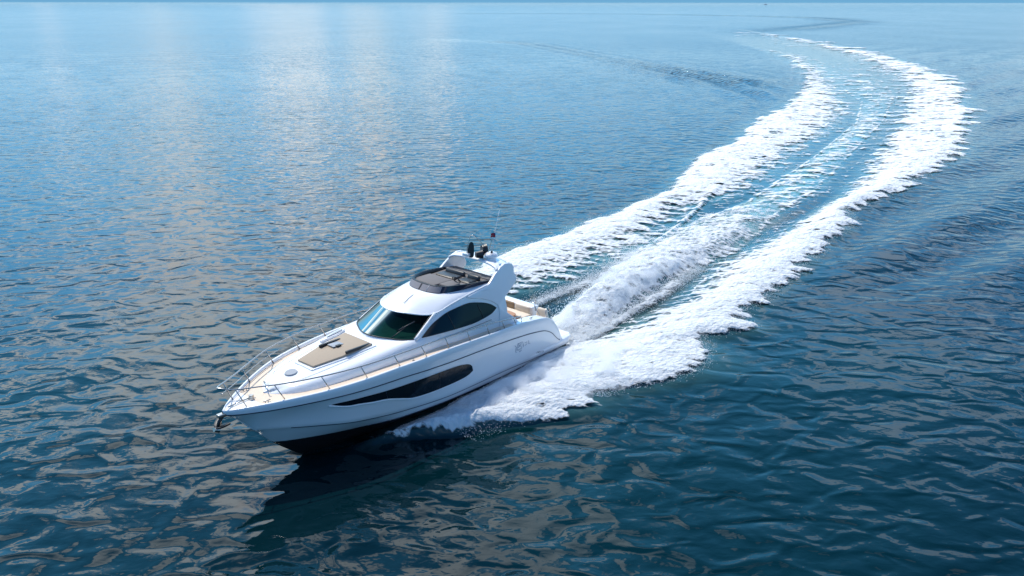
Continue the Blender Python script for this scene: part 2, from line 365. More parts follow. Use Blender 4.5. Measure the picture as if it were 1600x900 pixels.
def band(xi, xo):
    return (Xf - xi) / np.maximum(np.abs(xo - xi), 0.5)
# right arm
wR = np.maximum(P['ro'] - P['ri'], 0.5)
ex = (P['ro'] - Xf) / kk + 1.1 * edge + 1.8 * (teeth - 0.2) + 0.45 - 0.4 * sstep(60, 100, Yf)       # distance in from the outer edge
ix = (Xf - P['ri']) / kk
inner_soft = np.clip(ix / np.maximum(wR / kk * 0.5, 0.6), -0.5, 1.2)
near_hull = 1 - sstep(31, 36, Yf)
Dr = sstep(-0.05, 0.7, ex) * np.clip(0.34 + 0.42 * sstep(55, 105, Yf) + 0.80 * inner_soft + 0.55 * near_hull * sstep(-.2, .3, ix), 0, 1.15)
Dr *= sstep(-0.8, 0.3, ix + 2.4 * streak * (1 - near_hull) + 0.5)
Dr *= sstep(24.2, 26.2, Yf + 0.12 * (Xf + 5)) * (1 - 0.35 * sstep(120, 260, Yf))
thin = 1 - sstep(420, 520, Yf); Dr *= thin
# left arm
exL = (Xf - P['lo']) / kk + 0.7 * edge + 0.25
ixL = (P['li'] - Xf) / kk
wL = np.maximum(P['li'] - P['lo'], 0.5)
innerL = np.clip(ixL / np.maximum(wL / kk * 0.75, 0.6), -0.5, 1.2)
Dl = sstep(-0.05, 0.6, exL) * np.clip(0.34 + 0.16 * sstep(60, 110, Yf) + 0.80 * innerL, 0, 1.12) * sstep(-0.9, 0.4, ixL + 2.6 * streak + 0.6)
Dl *= sstep(30, 33, Yf) * (1 - 0.45 * sstep(90, 200, Yf)) * (1 - sstep(215, 330, Yf))
# propeller wash
wC = np.maximum(P['cr'] - P['cl'], 0.5); vC = (Xf - P['cl']) / wC + 0.10 * edge
fresh = 1 - sstep(40, 62, Yf)
lip = np.exp(-((vC - 0.0) / 0.07)**2) + 0.9 * np.exp(-((vC - 1.0) / 0.08)**2)
Dc = sstep(-0.08, 0.1, vC) * (1 - sstep(0.92, 1.08, vC)) * (0.42 + 0.46 * fresh + 0.12 * np.exp(-((vC - .45) / .3)**2))
Dc = np.maximum(Dc, 0.62 * lip) * sstep(33.8, 34.8, Yf) * (1 - 0.42 * sstep(110, 200, Yf)) * (1 - sstep(170, 260, Yf))
# thin jets thrown back from both corners of the transom
def jet(pts, w0, w1):
    d, _ = dist_poly(Xf, Yf, pts); t = np.clip((Yf - pts[0][1]) / (pts[-1][1] - pts[0][1]), 0, 1)
    return np.exp(-(d / (w0 + (w1 - w0) * t))**2) * (1 - sstep(0.8, 1.0, t))
J1 = jet([(-0.5, 37.2), (2.6, 40.6), (5.9, 44.2), (8.2, 47.6)], 0.16, 0.5)
J2 = jet([(2.9, 33.6), (5.2, 36.5), (8.4, 40.5), (10.8, 44.3)], 0.18, 0.45)
J3 = jet([(8.3, 47.6), (11.5, 53.0), (15.5, 61.0), (20, 70)], 0.15, 0.35)
Dj = np.maximum.reduce([0.62 * J1, 0.85 * J2, 0.72 * J3])
# a sprinkling of patches inside the track
Dp = 0.20 * sstep(0, 2, (Xf - P['lo'])) * sstep(0, 2, P['ro'] - Xf) * sstep(36, 44, Yf) * (1 - sstep(180, 260, Yf))
D = np.maximum.reduce([Dr, Dl, Dc, Dj, Dp])
D = np.minimum(D, 1.0 - 0.13 * sstep(45, 100, Yf))
D = D * np.where(Yf > 36, 0.95 - 0.12 * sstep(60, 170, Yf), 1.0)
D = D + np.where(D > 0.1, 0.34 * streak * (1.25 - 0.5 * np.clip(D, 0, 1)) + 0.18 * lumps, 0)
# hull footprint: nothing inside it
uu = (Xf - oB[0]) * fB[0] + (Yf - oB[1]) * fB[1]; vv = (Xf - oB[0]) * pB[0] + (Yf - oB[1]) * pB[1]
hw = np.interp(uu, [0.3, 1.5, 5, 9, 11.5, 13, 14.2], [1.7, 1.85, 1.9, 1.8, 1.25, 0.7, 0.0])
inside = (uu > 0.3) & (uu < 14.2) & (np.abs(vv) < hw)
spray = np.exp(-(np.clip(vv - hw, 0, 9) / 1.9)**2) * sstep(12.2, 8, uu) * sstep(-2.5, 1.5, uu) * (vv > 0)
sprS = np.exp(-(np.clip(-vv - hw, 0, 9) / 1.9)**2) * sstep(12.2, 8, uu) * sstep(-2.5, 1.5, uu) * (vv < 0)
D = D + 0.35 * (spray + sprS) * (D > 0.2)
billow = np.abs(fbm(Xf / 1.3, Yf / 1.0, 5, 21, 0.55)); puff = 1 - np.minimum(1, 2.2 * billow)
wash = sstep(34.2, 37, Yf) * (1 - sstep(48, 70, Yf)) * sstep(0.02, 0.25, vC) * (1 - sstep(.75, .98, vC))
Hf = sea_height(Xf, Yf, np.full_like(Xf, 0.3))
Dk = np.clip(D, 0, 1)
Hf = Hf + 0.035 + Dk * (0.05 + (0.13 * (lumps + 0.5) + 0.10 * streak) * np.sqrt(kk)) + (spray + sprS) * Dk * (0.04 + 0.26 * puff) * np.clip(np.abs(np.abs(vv) - hw), 0, 1.2) / 1.2 + wash * Dk * (0.04 + 0.19 * puff) + 0.10 * J2 + 0.08 * J1 + 0.12 * J3
keep = (D > 0.12) & (~inside)
fr, fc = Xf.shape
F = grid_faces(fr, fc); kf = keep.ravel()
F = F[kf[F].any(1) & (~inside.ravel()[F]).all(1)]
used, inv = np.unique(F.ravel(), return_inverse=True)
Vf = np.stack([Xf, Yf, Hf], -1).reshape(-1, 3)[used]
fco = np.stack([e, ly, np.zeros_like(e)], -1).reshape(-1, 3)[used]
foam = mesh_obj('wake_foam', Vf, inv.reshape(-1, 4), mf, attrs={'dens': ('FLOAT', D.ravel()[used]), 'fco': ('FLOAT_VECTOR', fco)})
foam['kind'] = 'stuff'; foam['label'] = 'white foam of the boat wake curving away over the blue sea'; foam['category'] = 'foam'

# ------------------------------------------------------------------ spray droplets
def droplets():
    rs = np.random.default_rng(9); pts = []
    def hz(x, y): return sea_height(x, y, np.full_like(x, 0.4))
    # sheet thrown off the port side of the hull, landing on the arm
    n = 14000; uu = rs.uniform(-1.5, 9.5, n); t = rs.random(n) ** 1.3
    hw = np.interp(uu, [0.3, 1.5, 5, 9, 11.5, 13], [1.7, 1.85, 1.9, 1.8, 1.25, 0.7])
    for sgn in (1, -1):
        off = hw + 0.15 + t * (2.2 + (10.8 - uu) * 0.22) * rs.uniform(.7, 1.15, n)
        wx = oB[0] + fB[0] * uu + pB[0] * off * sgn; wy = oB[1] + fB[1] * uu + pB[1] * off * sgn
        amp = np.interp(uu, [-1.5, 2, 8, 10.8], [0.5, 0.9, 0.6, 0.15])
        z = hz(wx, wy) + 0.1 + amp * 4 * t * (1 - t) * rs.random(n) ** 1.4
        pts.append((wx, wy, z, rs.uniform(0.004, 0.014, n)))
    # ragged outer rim of both arms
    n = 26000; y = 28 + 60 * rs.random(n) ** 1.5
    x = c_rout(y) - rs.exponential(0.9, n) + rs.normal(0.1, 0.35, n); pts.append((x, y, hz(x, y) + rs.exponential(0.11, n), rs.uniform(0.005, 0.018, n)))
    n = 9000; y = 36 + 50 * rs.random(n) ** 1.3
    x = c_lout(y) + rs.exponential(0.7, n) + rs.normal(0, 0.2, n); pts.append((x, y, hz(x, y) + rs.exponential(0.10, n), rs.uniform(0.008, 0.026, n)))
    # churned wash
    n = 22000; y = 34.6 + 24 * rs.random(n) ** 1.4; a, b = c_cl(y), c_cr(y); v = np.clip(rs.normal(.5, .3, n), -.2, 1.25)
    x = a + (b - a) * v; pts.append((x, y, hz(x, y) + 0.15 + rs.exponential(0.22, n) * (1 - sstep(38, 58, y)) , rs.uniform(0.007, 0.026, n)))
    # the two jets and the drops beside them
    for P0, m, sc in (([(-0.5, 37.2), (2.6, 40.6), (5.9, 44.2), (8.2, 47.6)], 14000, 0.30), ([(2.9, 33.6), (5.2, 36.5), (8.4, 40.5), (11.8, 45.3)], 14000, 0.26)):
        P0 = np.array(P0); t = rs.random(m); k = np.linspace(0, 1, len(P0))
        x = np.interp(t, k, P0[:, 0]) + rs.normal(0, sc, m) * (.4 + t); y = np.interp(t, k, P0[:, 1]) + rs.normal(0, sc, m) * (.4 + t)
        pts.append((x, y, hz(x, y) + 0.08 + rs.exponential(0.16, m), rs.uniform(0.006, 0.020, m)))
    A = [np.concatenate([q[k] for q in pts]) for k in range(4)]
    X0 = np.stack(A[:3], 1); r = A[3]; n = len(r)
    O = np.array([[1, 0, 0], [-1, 0, 0], [0, 1, 0], [0, -1, 0], [0, 0, 1], [0, 0, -1]], float)
    T = np.array([[0, 2, 4], [2, 1, 4], [1, 3, 4], [3, 0, 4], [2, 0, 5], [1, 2, 5], [3, 1, 5], [0, 3, 5]])
    V = (X0[:, None, :] + O[None] * r[:, None, None] * rs.uniform(.7, 1.5, (n, 6, 1))).reshape(-1, 3)
    F = (T[None] + (np.arange(n) * 6)[:, None, None]).reshape(-1, 3)
    return V, F
Vd, Fd = droplets()
dr = mesh_obj('spray', Vd, Fd, md)
dr['kind'] = 'stuff'; dr['label'] = 'fine white water drops thrown up beside and behind the yacht'; dr['category'] = 'spray'

# ------------------------------------------------------------------ fine mist hanging over the spray
mv_ = bpy.data.materials.new('mist'); mv_.use_nodes = True; nt = mv_.node_tree; nt.nodes.clear()
tcm = N(nt, 'ShaderNodeTexCoord'); nm = N(nt, 'ShaderNodeTexNoise'); nm.inputs['Scale'].default_value = 1.1; nm.inputs['Detail'].default_value = 4; nm.inputs['Roughness'].default_value = 0.6
nt.links.new(tcm.outputs['Object'], nm.inputs['Vector'])
pv = N(nt, 'ShaderNodeVolumePrincipled'); pv.inputs['Color'].default_value = (0.985, 0.99, 1.0, 1); pv.inputs['Anisotropy'].default_value = 0.2
nt.links.new(mapr(nt, nm.outputs['Fac'], 0.45, 0.70, 0.0, 4.5), pv.inputs['Density'])
mo = N(nt, 'ShaderNodeOutputMaterial'); nt.links.new(pv.outputs[0], mo.inputs['Volume'])
def mist_body(path, name, lab):
    """a long lumpy closed tube; path rows are (x, y, z, half width, half height)"""
    V = []; F = []; m = 20
    pp = np.array(path, float); t = np.linspace(0, len(pp) - 1, 40); q = np.stack([np.interp(t, range(len(pp)), pp[:, k]) for k in range(5)], 1)
    for i in range(len(q)):
        d = q[min(i + 1, len(q) - 1), :2] - q[max(i - 1, 0), :2]; d /= np.hypot(*d); nrm_ = np.array([-d[1], d[0]])
        for k in range(m):
            a = 2 * math.pi * k / m; wob = 1 + .22 * float(perlin(np.array([i * .35]), np.array([k * .6]), 77)[0])
            V.append((q[i, 0] + nrm_[0] * math.cos(a) * q[i, 3] * wob, q[i, 1] + nrm_[1] * math.cos(a) * q[i, 3] * wob, q[i, 2] + math.sin(a) * q[i, 4] * wob))
    n = len(q)
    for i in range(n - 1):
        for k in range(m): F.append([i * m + k, i * m + (k + 1) % m, (i + 1) * m + (k + 1) % m, (i + 1) * m + k])
    F.append(list(range(m))[::-1]); F.append([(n - 1) * m + k for k in range(m)])
    o = mesh_obj(name, V, F, mv_); o['kind'] = 'stuff'; o['label'] = lab; o['category'] = 'spray mist'
    return o
def bl(u_, v_): return (oB[0] + fB[0] * u_ + pB[0] * v_, oB[1] + fB[1] * u_ + pB[1] * v_)
mist_body([(*bl(10.6, 1.9), .05, .12, .06), (*bl(9.4, 2.7), .18, .6, .32), (*bl(7.5, 3.4), .28, 1.1, .50), (*bl(5.0, 4.2), .34, 1.6, .65), (*bl(2.5, 4.9), .36, 1.9, .65), (*bl(0, 5.3), .30, 1.8, .50), (*bl(-2.5, 5.8), .15, .8, .2)], 'side_mist', 'soft white mist drifting along the near side of the yacht hull')
mist_body([(2.2, 35.3, .20, .35, .20), (3.6, 37.0, .40, .9, .35), (5.3, 39.4, .55, 1.3, .50), (7.3, 42.6, .60, 1.5, .45), (9.6, 46.3, .40, 1.3, .35), (12.5, 50.5, .2, .6, .15)], 'stern_mist', 'soft white mist over the churned wash right behind the yacht')

#YACHT#
# ------------------------------------------------------------------ yacht materials
gel = simple('gelcoat_white', (0.80, 0.81, 0.82), 0.22, coat=0.6, var=0.02, bscale=3)
gel2 = simple('deck_white', (0.80, 0.79, 0.76), 0.45, bump=0.05, bscale=180, var=0.03)
teak = simple('teak_deck', (0.72, 0.58, 0.44), 0.6, bump=0.15, bscale=60, var=0.10)
teak2 = simple('teak_dark', (0.45, 0.22, 0.10), 0.5, bump=0.1, bscale=40, var=0.15)
blackp = simple('antifouling_black', (0.012, 0.012, 0.014), 0.35)
rubm = simple('rub_strip_navy', (0.012, 0.022, 0.05), 0.35)
steel = simple('stainless_steel', (0.46, 0.43, 0.40), 0.24, metal=1.0)
darkp = simple('black_plastic', (0.012, 0.013, 0.016), 0.4, var=0.2)
greyv = simple('grey_vinyl', (0.10, 0.095, 0.10), 0.55, bump=0.1, bscale=90, var=0.12)
greyp = simple('deflector_grey', (0.20, 0.185, 0.20), 0.5, var=0.08)
greyl = simple('grey_cushion', (0.16, 0.145, 0.14), 0.8, bump=0.2, bscale=90, var=0.12)
padm = simple('taupe_sunpad', (0.40, 0.32, 0.235), 0.85, bump=0.3, bscale=120, var=0.10)
cushm = simple('sand_cushion', (0.36, 0.25, 0.15), 0.85, bump=0.2, bscale=70, var=0.15)
creamm = simple('cream_cushion', (0.74, 0.64, 0.52), 0.8, bump=0.2, bscale=70, var=0.06)
glassd = simple('smoked_glass', (0.003, 0.012, 0.018), 0.04)
frostm = simple('hatch_grey', (0.30, 0.31, 0.33), 0.3)
emb = simple('emblem_blue', (0.10, 0.17, 0.28), 0.4)
redm = simple('ensign_red', (0.35, 0.02, 0.03), 0.8); bluem = simple('ensign_blue', (0.02, 0.03, 0.16), 0.8)
dashm = simple('dash_pale', (0.62, 0.72, 0.56), 0.7, var=0.15, bscale=3)
m_, nt, p = new_mat('tinted_windscreen')
nt.nodes.remove(p)
tr_ = N(nt, 'ShaderNodeBsdfTransparent'); tr_.inputs[0].default_value = (0.08, 0.19, 0.165, 1)
gl_ = N(nt, 'ShaderNodeBsdfGlossy'); gl_.inputs['Roughness'].default_value = 0.05; gl_.inputs[0].default_value = (0.36, 0.39, 0.36, 1)
fr_ = N(nt, 'ShaderNodeFresnel'); fr_.inputs[0].default_value = 1.33
ms_ = N(nt, 'ShaderNodeMixShader'); nt.links.new(fr_.outputs[0], ms_.inputs[0]); nt.links.new(tr_.outputs[0], ms_.inputs[1]); nt.links.new(gl_.outputs[0], ms_.inputs[2])
nt.links.new(ms_.outputs[0], nt.nodes['Material Output'].inputs['Surface']); glassw = m_
m_, nt, p = new_mat('smoke_deflector')
p.inputs['Base Color'].default_value = (0.012, 0.016, 0.034, 1); p.inputs['Roughness'].default_value = 0.15
smoke = m_

# ------------------------------------------------------------------ yacht root
Y_ = bpy.data.objects.new('motor_yacht', None); C.objects.link(Y_); Y_.empty_display_size = 2
M4 = Matrix.Identity(4)
for i, v in enumerate((fB, pB, uB)):
    for j in range(3): M4[j][i] = v[j]
for j in range(3): M4[j][3] = oB[j]
Y_.matrix_world = M4
Y_['label'] = 'white motor yacht with dark windows speeding at the head of the foam wake'
Y_['category'] = 'yacht'

BXs = [0.3, 0.8, 1.2, 4, 7, 9.7, 10.9, 12.3, 13.7, 15.1, 16.15, 16.6, 16.82]; BYs = [1.95, 2.1, 2.2, 2.4, 2.47, 2.42, 2.32, 2.15, 1.82, 1.2, .56, .22, .0]
def pch(xs, yy):
    """monotone cubic interpolation"""
    xs = np.array(xs, float); yy = np.array(yy, float); h = np.diff(xs); d = np.diff(yy) / h
    m = np.zeros(len(xs)); m[0] = d[0]; m[-1] = d[-1]
    for i in range(1, len(xs) - 1):
        m[i] = 0 if d[i - 1] * d[i] <= 0 else (h[i - 1] + h[i]) * 3 / ((2 * h[i] + h[i - 1]) / d[i - 1] + (h[i] + 2 * h[i - 1]) / d[i])
    def f(x):
        x = np.clip(np.asarray(x, float), xs[0], xs[-1]); i = np.clip(np.searchsorted(xs, x) - 1, 0, len(h) - 1)
        t = (x - xs[i]) / h[i]
        return ((1 + 2 * t) * (1 - t)**2) * yy[i] + t * (1 - t)**2 * h[i] * m[i] + t * t * (3 - 2 * t) * yy[i + 1] + t * t * (t - 1) * h[i] * m[i + 1]
    return f
fBm = pch(BXs, BYs)
fG = pch([0.6, .9, 1.4, 2.0, 2.8, 4.3, 6.1, 7.2, 8.8, 11.2, 12.4, 13.8, 15.2, 16.4, 16.82], [0.5, .85, 1.45, 1.93, 2.15, 2.32, 2.42, 2.47, 2.51, 2.48, 2.43, 2.36, 2.25, 2.12, 2.06])
fR = pch([0.6, 1.14, 1.85, 2.5, 4.5, 6.8, 8.7, 11.2, 13.7, 15, 15.9, 16.6, 16.82], [.36, .65, 1.2, 1.47, 1.74, 1.88, 1.93, 2.02, 2.02, 1.97, 1.92, 1.90, 1.90])
fCz = pch([0.6, 1.8, 5.1, 8.1, 10.6, 12.7, 14, 15.2, 16.8], [.06, .10, .29, .34, .50, .72, .86, .98, 1.1])
fCy = pch([0.6, 1.8, 5.1, 8.1, 10.6, 12.7, 14, 15.2, 16.1, 16.8], [1.95, 2.05, 2.18, 2.22, 2.08, 1.78, 1.22, .58, .12, 0])
fWz = pch([0.6, 5, 8, 10.5, 12.6, 13.9, 15.07, 16.8], [-.06, -.03, .05, .15, .22, .20, .20, .3])
fWy = pch([0.6, 5, 8, 10.5, 12.6, 13.9, 14.7, 15.1, 16.8], [1.85, 2.04, 2.06, 1.90, 1.32, .72, .28, .02, 0])
fK = pch([0.6, 6, 12, 13, 13.8, 14.3, 14.98, 15.8, 16.5, 16.82], [-.75, -.95, -1.08, -1.0, -.83, -.47, .12, .98, 1.72, 1.95])
def hull_section(x):
    K = float(fK(x)); g = float(fG(x)); r = min(float(fR(x)), g - .08); b = float(fBm(x))
    cz = max(float(fCz(x)), K + .0); wz = max(float(fWz(x)), K)
    cy = float(fCy(x)) if cz > K + .001 else 0.0; wy = float(fWy(x)) if wz > K + .001 else 0.0
    r = max(r, K + .01); cz = min(cz, r - .02); wz = min(wz, cz - .02)
    if wz < K: wz = K
    if cz < K: cz = K
    return K, (wy, wz), (cy, cz), (max(b - .015, 0), r), (b, g)
XS = np.concatenate([np.linspace(0.62, 2.2, 14), np.linspace(2.4, 13, 44), np.linspace(13.15, 16.8, 34)])
def both(rows, name, mat, smooth=True, parent=Y_):
    """rows[i][j] = (x, y, z) on the port side; mirrored into one mesh"""
    A = np.array(rows, float); n, m, _ = A.shape; B_ = A.copy(); B_[:, :, 1] *= -1
    V = np.concatenate([A.reshape(-1, 3), B_.reshape(-1, 3)]); f = grid_faces(n, m); F = np.concatenate([f, f[:, ::-1] + n * m])
    return mesh_obj(name, V, F, mat, parent, smooth)
def seg(a, b, n, bulge=0.0):
    out = []
    for t in np.linspace(0, 1, n):
        out.append((a[0] + (b[0] - a[0]) * t + bulge * math.sin(math.pi * t), a[1] + (b[1] - a[1]) * t))
    return out
rows_w, rows_b = [], []
for x in XS:
    K, w, c, r, g = hull_section(x)
    bow = float(np.interp(x, [11, 15, 16.8], [0, 1, .2]))
    kx = lambda y: x
    lower = seg(w, c, 5, .015)
    step = seg((max(c[0] - 0.0, 0), c[1]), (c[0] + min(.035, c[0] * .2), c[1] + .03), 2)
    upper = seg((c[0] + min(.035, c[0] * .2), c[1] + .03 if c[1] > K else c[1]), r, 9, -.10 * bow * min(1, c[0] + .2) + .03 * (1 - bow))
    rows_w.append([(x, y, z) for y, z in lower + step[1:] + upper[1:]])
    rows_b.append([(x, 0, K)] + [(x, y, z) for y, z in seg((w[0] * .5, K + (w[1] - K) * .38), w, 4, .02)] )
hull = both(rows_w, 'hull', gel)
both(rows_b, 'hull_bottom', blackp)
# bulwark band above the rub line, its cap and the inner face down to the deck
def deckz(x): return fG(x) - np.interp(x, [0.6, 2.4, 4.5, 12, 15.5, 16.8], [.0, .02, .08, .13, .09, .03])
rows_g = []
for x in XS:
    K, w, c, r, g = hull_section(x)
    b, z = g; t = min(.07, b * .5); dz = float(deckz(x))
    rows_g.append([(x, r[0] + .0, r[1]), (x, b + .012 if b > 0 else 0, r[1] + (z - r[1]) * .5), (x, b, z - .03), (x, max(b - .02, 0), z - .004), (x, max(b - t, 0), z), (x, max(b - t - .03, 0), z - .01), (x, max(b - t - .05, 0), dz)])
both(rows_g, 'bulwark', gel)
# rub line and hull stripe as thin raised strips
def strip(fz, fy, x0, x1, r, name, mat, parent, n=80):
    V = []; F = []
    for sgn in (1, -1):
        base = len(V); xs = np.linspace(x0, x1, n)
        for x in xs:
            for a in range(6):
                th = a * math.pi / 3
                V.append((x, sgn * (fy(x) + r * .6 * math.cos(th)), fz(x) + r * math.sin(th)))
        for i in range(n - 1):
            for a in range(6):
                q = [base + i * 6 + a, base + i * 6 + (a + 1) % 6, base + (i + 1) * 6 + (a + 1) % 6, base + (i + 1) * 6 + a]
                F.append(q if sgn > 0 else q[::-1])
    return mesh_obj(name, V, F, mat, parent)
strip(lambda x: hull_section(x)[3][1], lambda x: hull_section(x)[3][0] + .012, 0.9, 16.72, .020, 'rub_rail', rubm, hull, 120)
strip(lambda x: hull_section(x)[2][1] + .012, lambda x: hull_section(x)[2][0] + .012, 1.6, 14.8, .026, 'chine_stripe', rubm, hull, 100)
strip(lambda x: hull_section(x)[1][1] + .0, lambda x: hull_section(x)[1][0] + .008, 0.7, 12.0, .022, 'boot_stripe', rubm, hull, 80)

def hull_y(x, z):
    K, w, c, r, g = hull_section(x); bow = float(np.interp(x, [11, 15, 16.8], [0, 1, .2]))
    pts = seg(w, c, 5, .015) + seg((c[0] + min(.035, c[0] * .2), c[1] + .03), r, 9, -.10 * bow * min(1, c[0] + .2) + .03 * (1 - bow))[0:]
    zs = [q[1] for q in pts]; yy = [q[0] for q in pts]
    return float(np.interp(z, zs, yy))
# long hull window
wt = pch([7.25, 7.34, 7.55, 7.8, 8.3, 9.97, 11.44, 12.75, 13.45, 13.72], [1.12, 1.34, 1.50, 1.57, 1.64, 1.69, 1.70, 1.735, 1.735, 1.715])
wb = pch([7.25, 7.5, 7.9, 8.6, 9.33, 9.9, 10.4, 11.0, 11.66, 12.2, 12.75, 13.05, 13.4, 13.72], [1.12, 1.0, .95, .93, .93, .95, 1.0, 1.18, 1.36, 1.42, 1.50, 1.52, 1.60, 1.715])
def patch(x0, x1, ft, fb_, fy, off, name, mat, parent, n=60, m=7, grow=0.0):
    rows = []
    for x in np.linspace(x0, x1, n):
        a, b = float(fb_(x)) - grow, float(ft(x)) + grow
        rows.append([(x, fy(x, z) + off, z) for z in np.linspace(a, max(b, a + .001), m)])
    return both(rows, name, mat, parent=parent)
hw_ = patch(7.25, 13.72, wt, wb, hull_y, .020, 'hull_window', glassd, hull, 70, 8)
# raised moulding lip under the window
def tube(pts, r, name, mat, parent, sides=8, join=True):
    return tubes([pts], r, name, mat, parent, sides)
def tubes(lines, r, name, mat, parent, sides=8):
    V = []; F = []
    for pts in lines:
        P_ = [Vector(q) for q in pts]; base = len(V); n = len(P_)
        up = Vector((0, 0, 1))
        for i, q in enumerate(P_):
            d = (P_[min(i + 1, n - 1)] - P_[max(i - 1, 0)]).normalized()
            a = d.cross(up if abs(d.z) < .95 else Vector((1, 0, 0))).normalized(); b = d.cross(a)
            rr = r if not hasattr(r, '__len__') else r[0] + (r[1] - r[0]) * i / (n - 1)
            for k in range(sides):
                th = 2 * math.pi * k / sides
                V.append(q + a * math.cos(th) * rr + b * math.sin(th) * rr)
        for i in range(n - 1):
            for k in range(sides):
                F.append([base + i * sides + k, base + i * sides + (k + 1) % sides, base + (i + 1) * sides + (k + 1) % sides, base + (i + 1) * sides + k])
        F.append([base + k for k in range(sides)][::-1]); F.append([base + (n - 1) * sides + k for k in range(sides)])
    return mesh_obj(name, V, F, mat, parent)
lip = []
for sg in (1, -1):
    lip.append([(x, sg * (hull_y(x, float(wb(x)) - .04) + .012), float(wb(x)) - .045) for x in np.linspace(7.6, 13.78, 60)])
tubes(lip, .035, 'window_moulding', gel, hull)
# window frames faintly seen behind the hull glass
for xa in (9.1, 10.35, 11.6):
    ln = [[(xa + .10 * k / 4, sg * (hull_y(xa, z) + .026), z) for k, z in enumerate(np.linspace(float(wb(xa)) + .03, float(wt(xa)) - .03, 5))] for sg in (1, -1)]
    for q_ in ln: tube(q_, .008, 'window_bar', rubm, hw_, 5)
# transom, closing the stern
Kx, w, c, r, g = hull_section(XS[0]); x0 = XS[0]
sec = [(w[0], w[1]), c, r, g]
V = [(x0, 0, -.7)] + [(x0, y, z) for y, z in sec] + [(x0, -y, z) for y, z in sec[::-1]]
mesh_obj('transom', V, [list(range(len(V)))[::-1]], gel, Y_, smooth=False)

# decks
def strip_deck(xs, inner, name, mat):
    rows = []
    for x in xs:
        b = max(float(fBm(x)) - min(.07, float(fBm(x)) * .5) - .048, 0); z = float(deckz(x)) + .002; a = inner(x)
        rows.append([(x, a + (b - a) * t, z + .0) for t in np.linspace(0, 1, 4)])
    return both(rows, name, mat)
XD = np.linspace(4.45, 16.75, 60)
strip_deck(XD, lambda x: 0.0, 'teak_side_deck', teak)
strip_deck(np.linspace(1.2, 4.46, 16), lambda x: 1.78, 'cockpit_side_deck', gel)
# white nose around the anchor locker
rows = [[(x, (float(fBm(x)) - .1 if x < 16.7 else .01) * t, float(deckz(x)) + .012) for t in np.linspace(0, 1, 4)] for x in np.linspace(15.75, 16.72, 10)]
both(rows, 'bow_locker_deck', gel2)

# ------------------------------------------------------------------ bevelled box and plate helpers
import bmesh
def bbox(name, lo, hi, mat, parent=Y_, bev=.03, taper=None, seg_=2):
    bm = bmesh.new(); bmesh.ops.create_cube(bm, size=1)
    for v in bm.verts:
        v.co = Vector(((lo[i] + hi[i]) / 2 + v.co[i] * (hi[i] - lo[i])) for i in range(3))
        if taper and v.co.z > (lo[2] + hi[2]) / 2:
            v.co.x = (lo[0] + hi[0]) / 2 + (v.co.x - (lo[0] + hi[0]) / 2) * taper[0] + (taper[2] if len(taper) > 2 else 0); v.co.y = (lo[1] + hi[1]) / 2 + (v.co.y - (lo[1] + hi[1]) / 2) * taper[1]
    if bev: bmesh.ops.bevel(bm, geom=bm.edges[:], offset=bev, segments=seg_, affect='EDGES', profile=.6)
    me = bpy.data.meshes.new(name); bm.to_mesh(me); bm.free()
    me.polygons.foreach_set('use_smooth', [True] * len(me.polygons)); me.materials.append(mat)
    o = bpy.data.objects.new(name, me); C.objects.link(o); o.parent = parent; return o
def plate(name, poly, ext, mat, parent=Y_, bev=.03, place=None):
    """extrude a 2-D polygon; place(u, v, w) -> (x, y, z), w in 0..ext"""
    bm = bmesh.new(); vs = [bm.verts.new((a, b, 0)) for a, b in poly]; f = bm.faces.new(vs)
    r_ = bmesh.ops.extrude_face_region(bm, geom=[f])
    for v in r_['geom']:
        if isinstance(v, bmesh.types.BMVert): v.co.z = ext
    bmesh.ops.recalc_face_normals(bm, faces=bm.faces[:])
    if bev:
        ed = [e_ for e_ in bm.edges if abs(e_.verts[0].co.z - e_.verts[1].co.z) < 1e-6]
        bmesh.ops.bevel(bm, geom=ed, offset=bev, segments=3, affect='EDGES', profile=.5)
    if place:
        for v in bm.verts: v.co = Vector(place(*v.co))
    bmesh.ops.recalc_face_normals(bm, faces=bm.faces[:])
    me = bpy.data.meshes.new(name); bm.to_mesh(me); bm.free()
    me.polygons.foreach_set('use_smooth', [True] * len(me.polygons)); me.materials.append(mat)
    o = bpy.data.objects.new(name, me); C.objects.link(o); o.parent = parent; 
    md_ = o.modifiers.new('s', 'EDGE_SPLIT'); md_.split_angle = rad(40)
    return o
def cone(name, r1, r2, d, loc, mat, parent, rot=(0, 0, 0), n=24):
    bm = bmesh.new(); bmesh.ops.create_cone(bm, cap_ends=True, segments=n, radius1=r1, radius2=r2, depth=d)
    me = bpy.data.meshes.new(name); bm.to_mesh(me); bm.free(); me.polygons.foreach_set('use_smooth', [True] * len(me.polygons)); me.materials.append(mat)
    o = bpy.data.objects.new(name, me); C.objects.link(o); o.parent = parent; o.location = loc; o.rotation_euler = rot
    m = o.modifiers.new('s', 'EDGE_SPLIT'); m.split_angle = rad(40); return o
def smooth_poly(pts, n=4):
    """Catmull-Rom closed polygon"""
    P_ = np.array(pts, float); m = len(P_); out = []
    for i in range(m):
        p0, p1, p2, p3 = P_[i - 1], P_[i], P_[(i + 1) % m], P_[(i + 2) % m]
        for t in np.arange(n) / n:
            out.append(tuple(.5 * ((2 * p1) + (-p0 + p2) * t + (2 * p0 - 5 * p1 + 4 * p2 - p3) * t * t + (-p0 + 3 * p1 - 3 * p2 + p3) * t**3)))
    return out

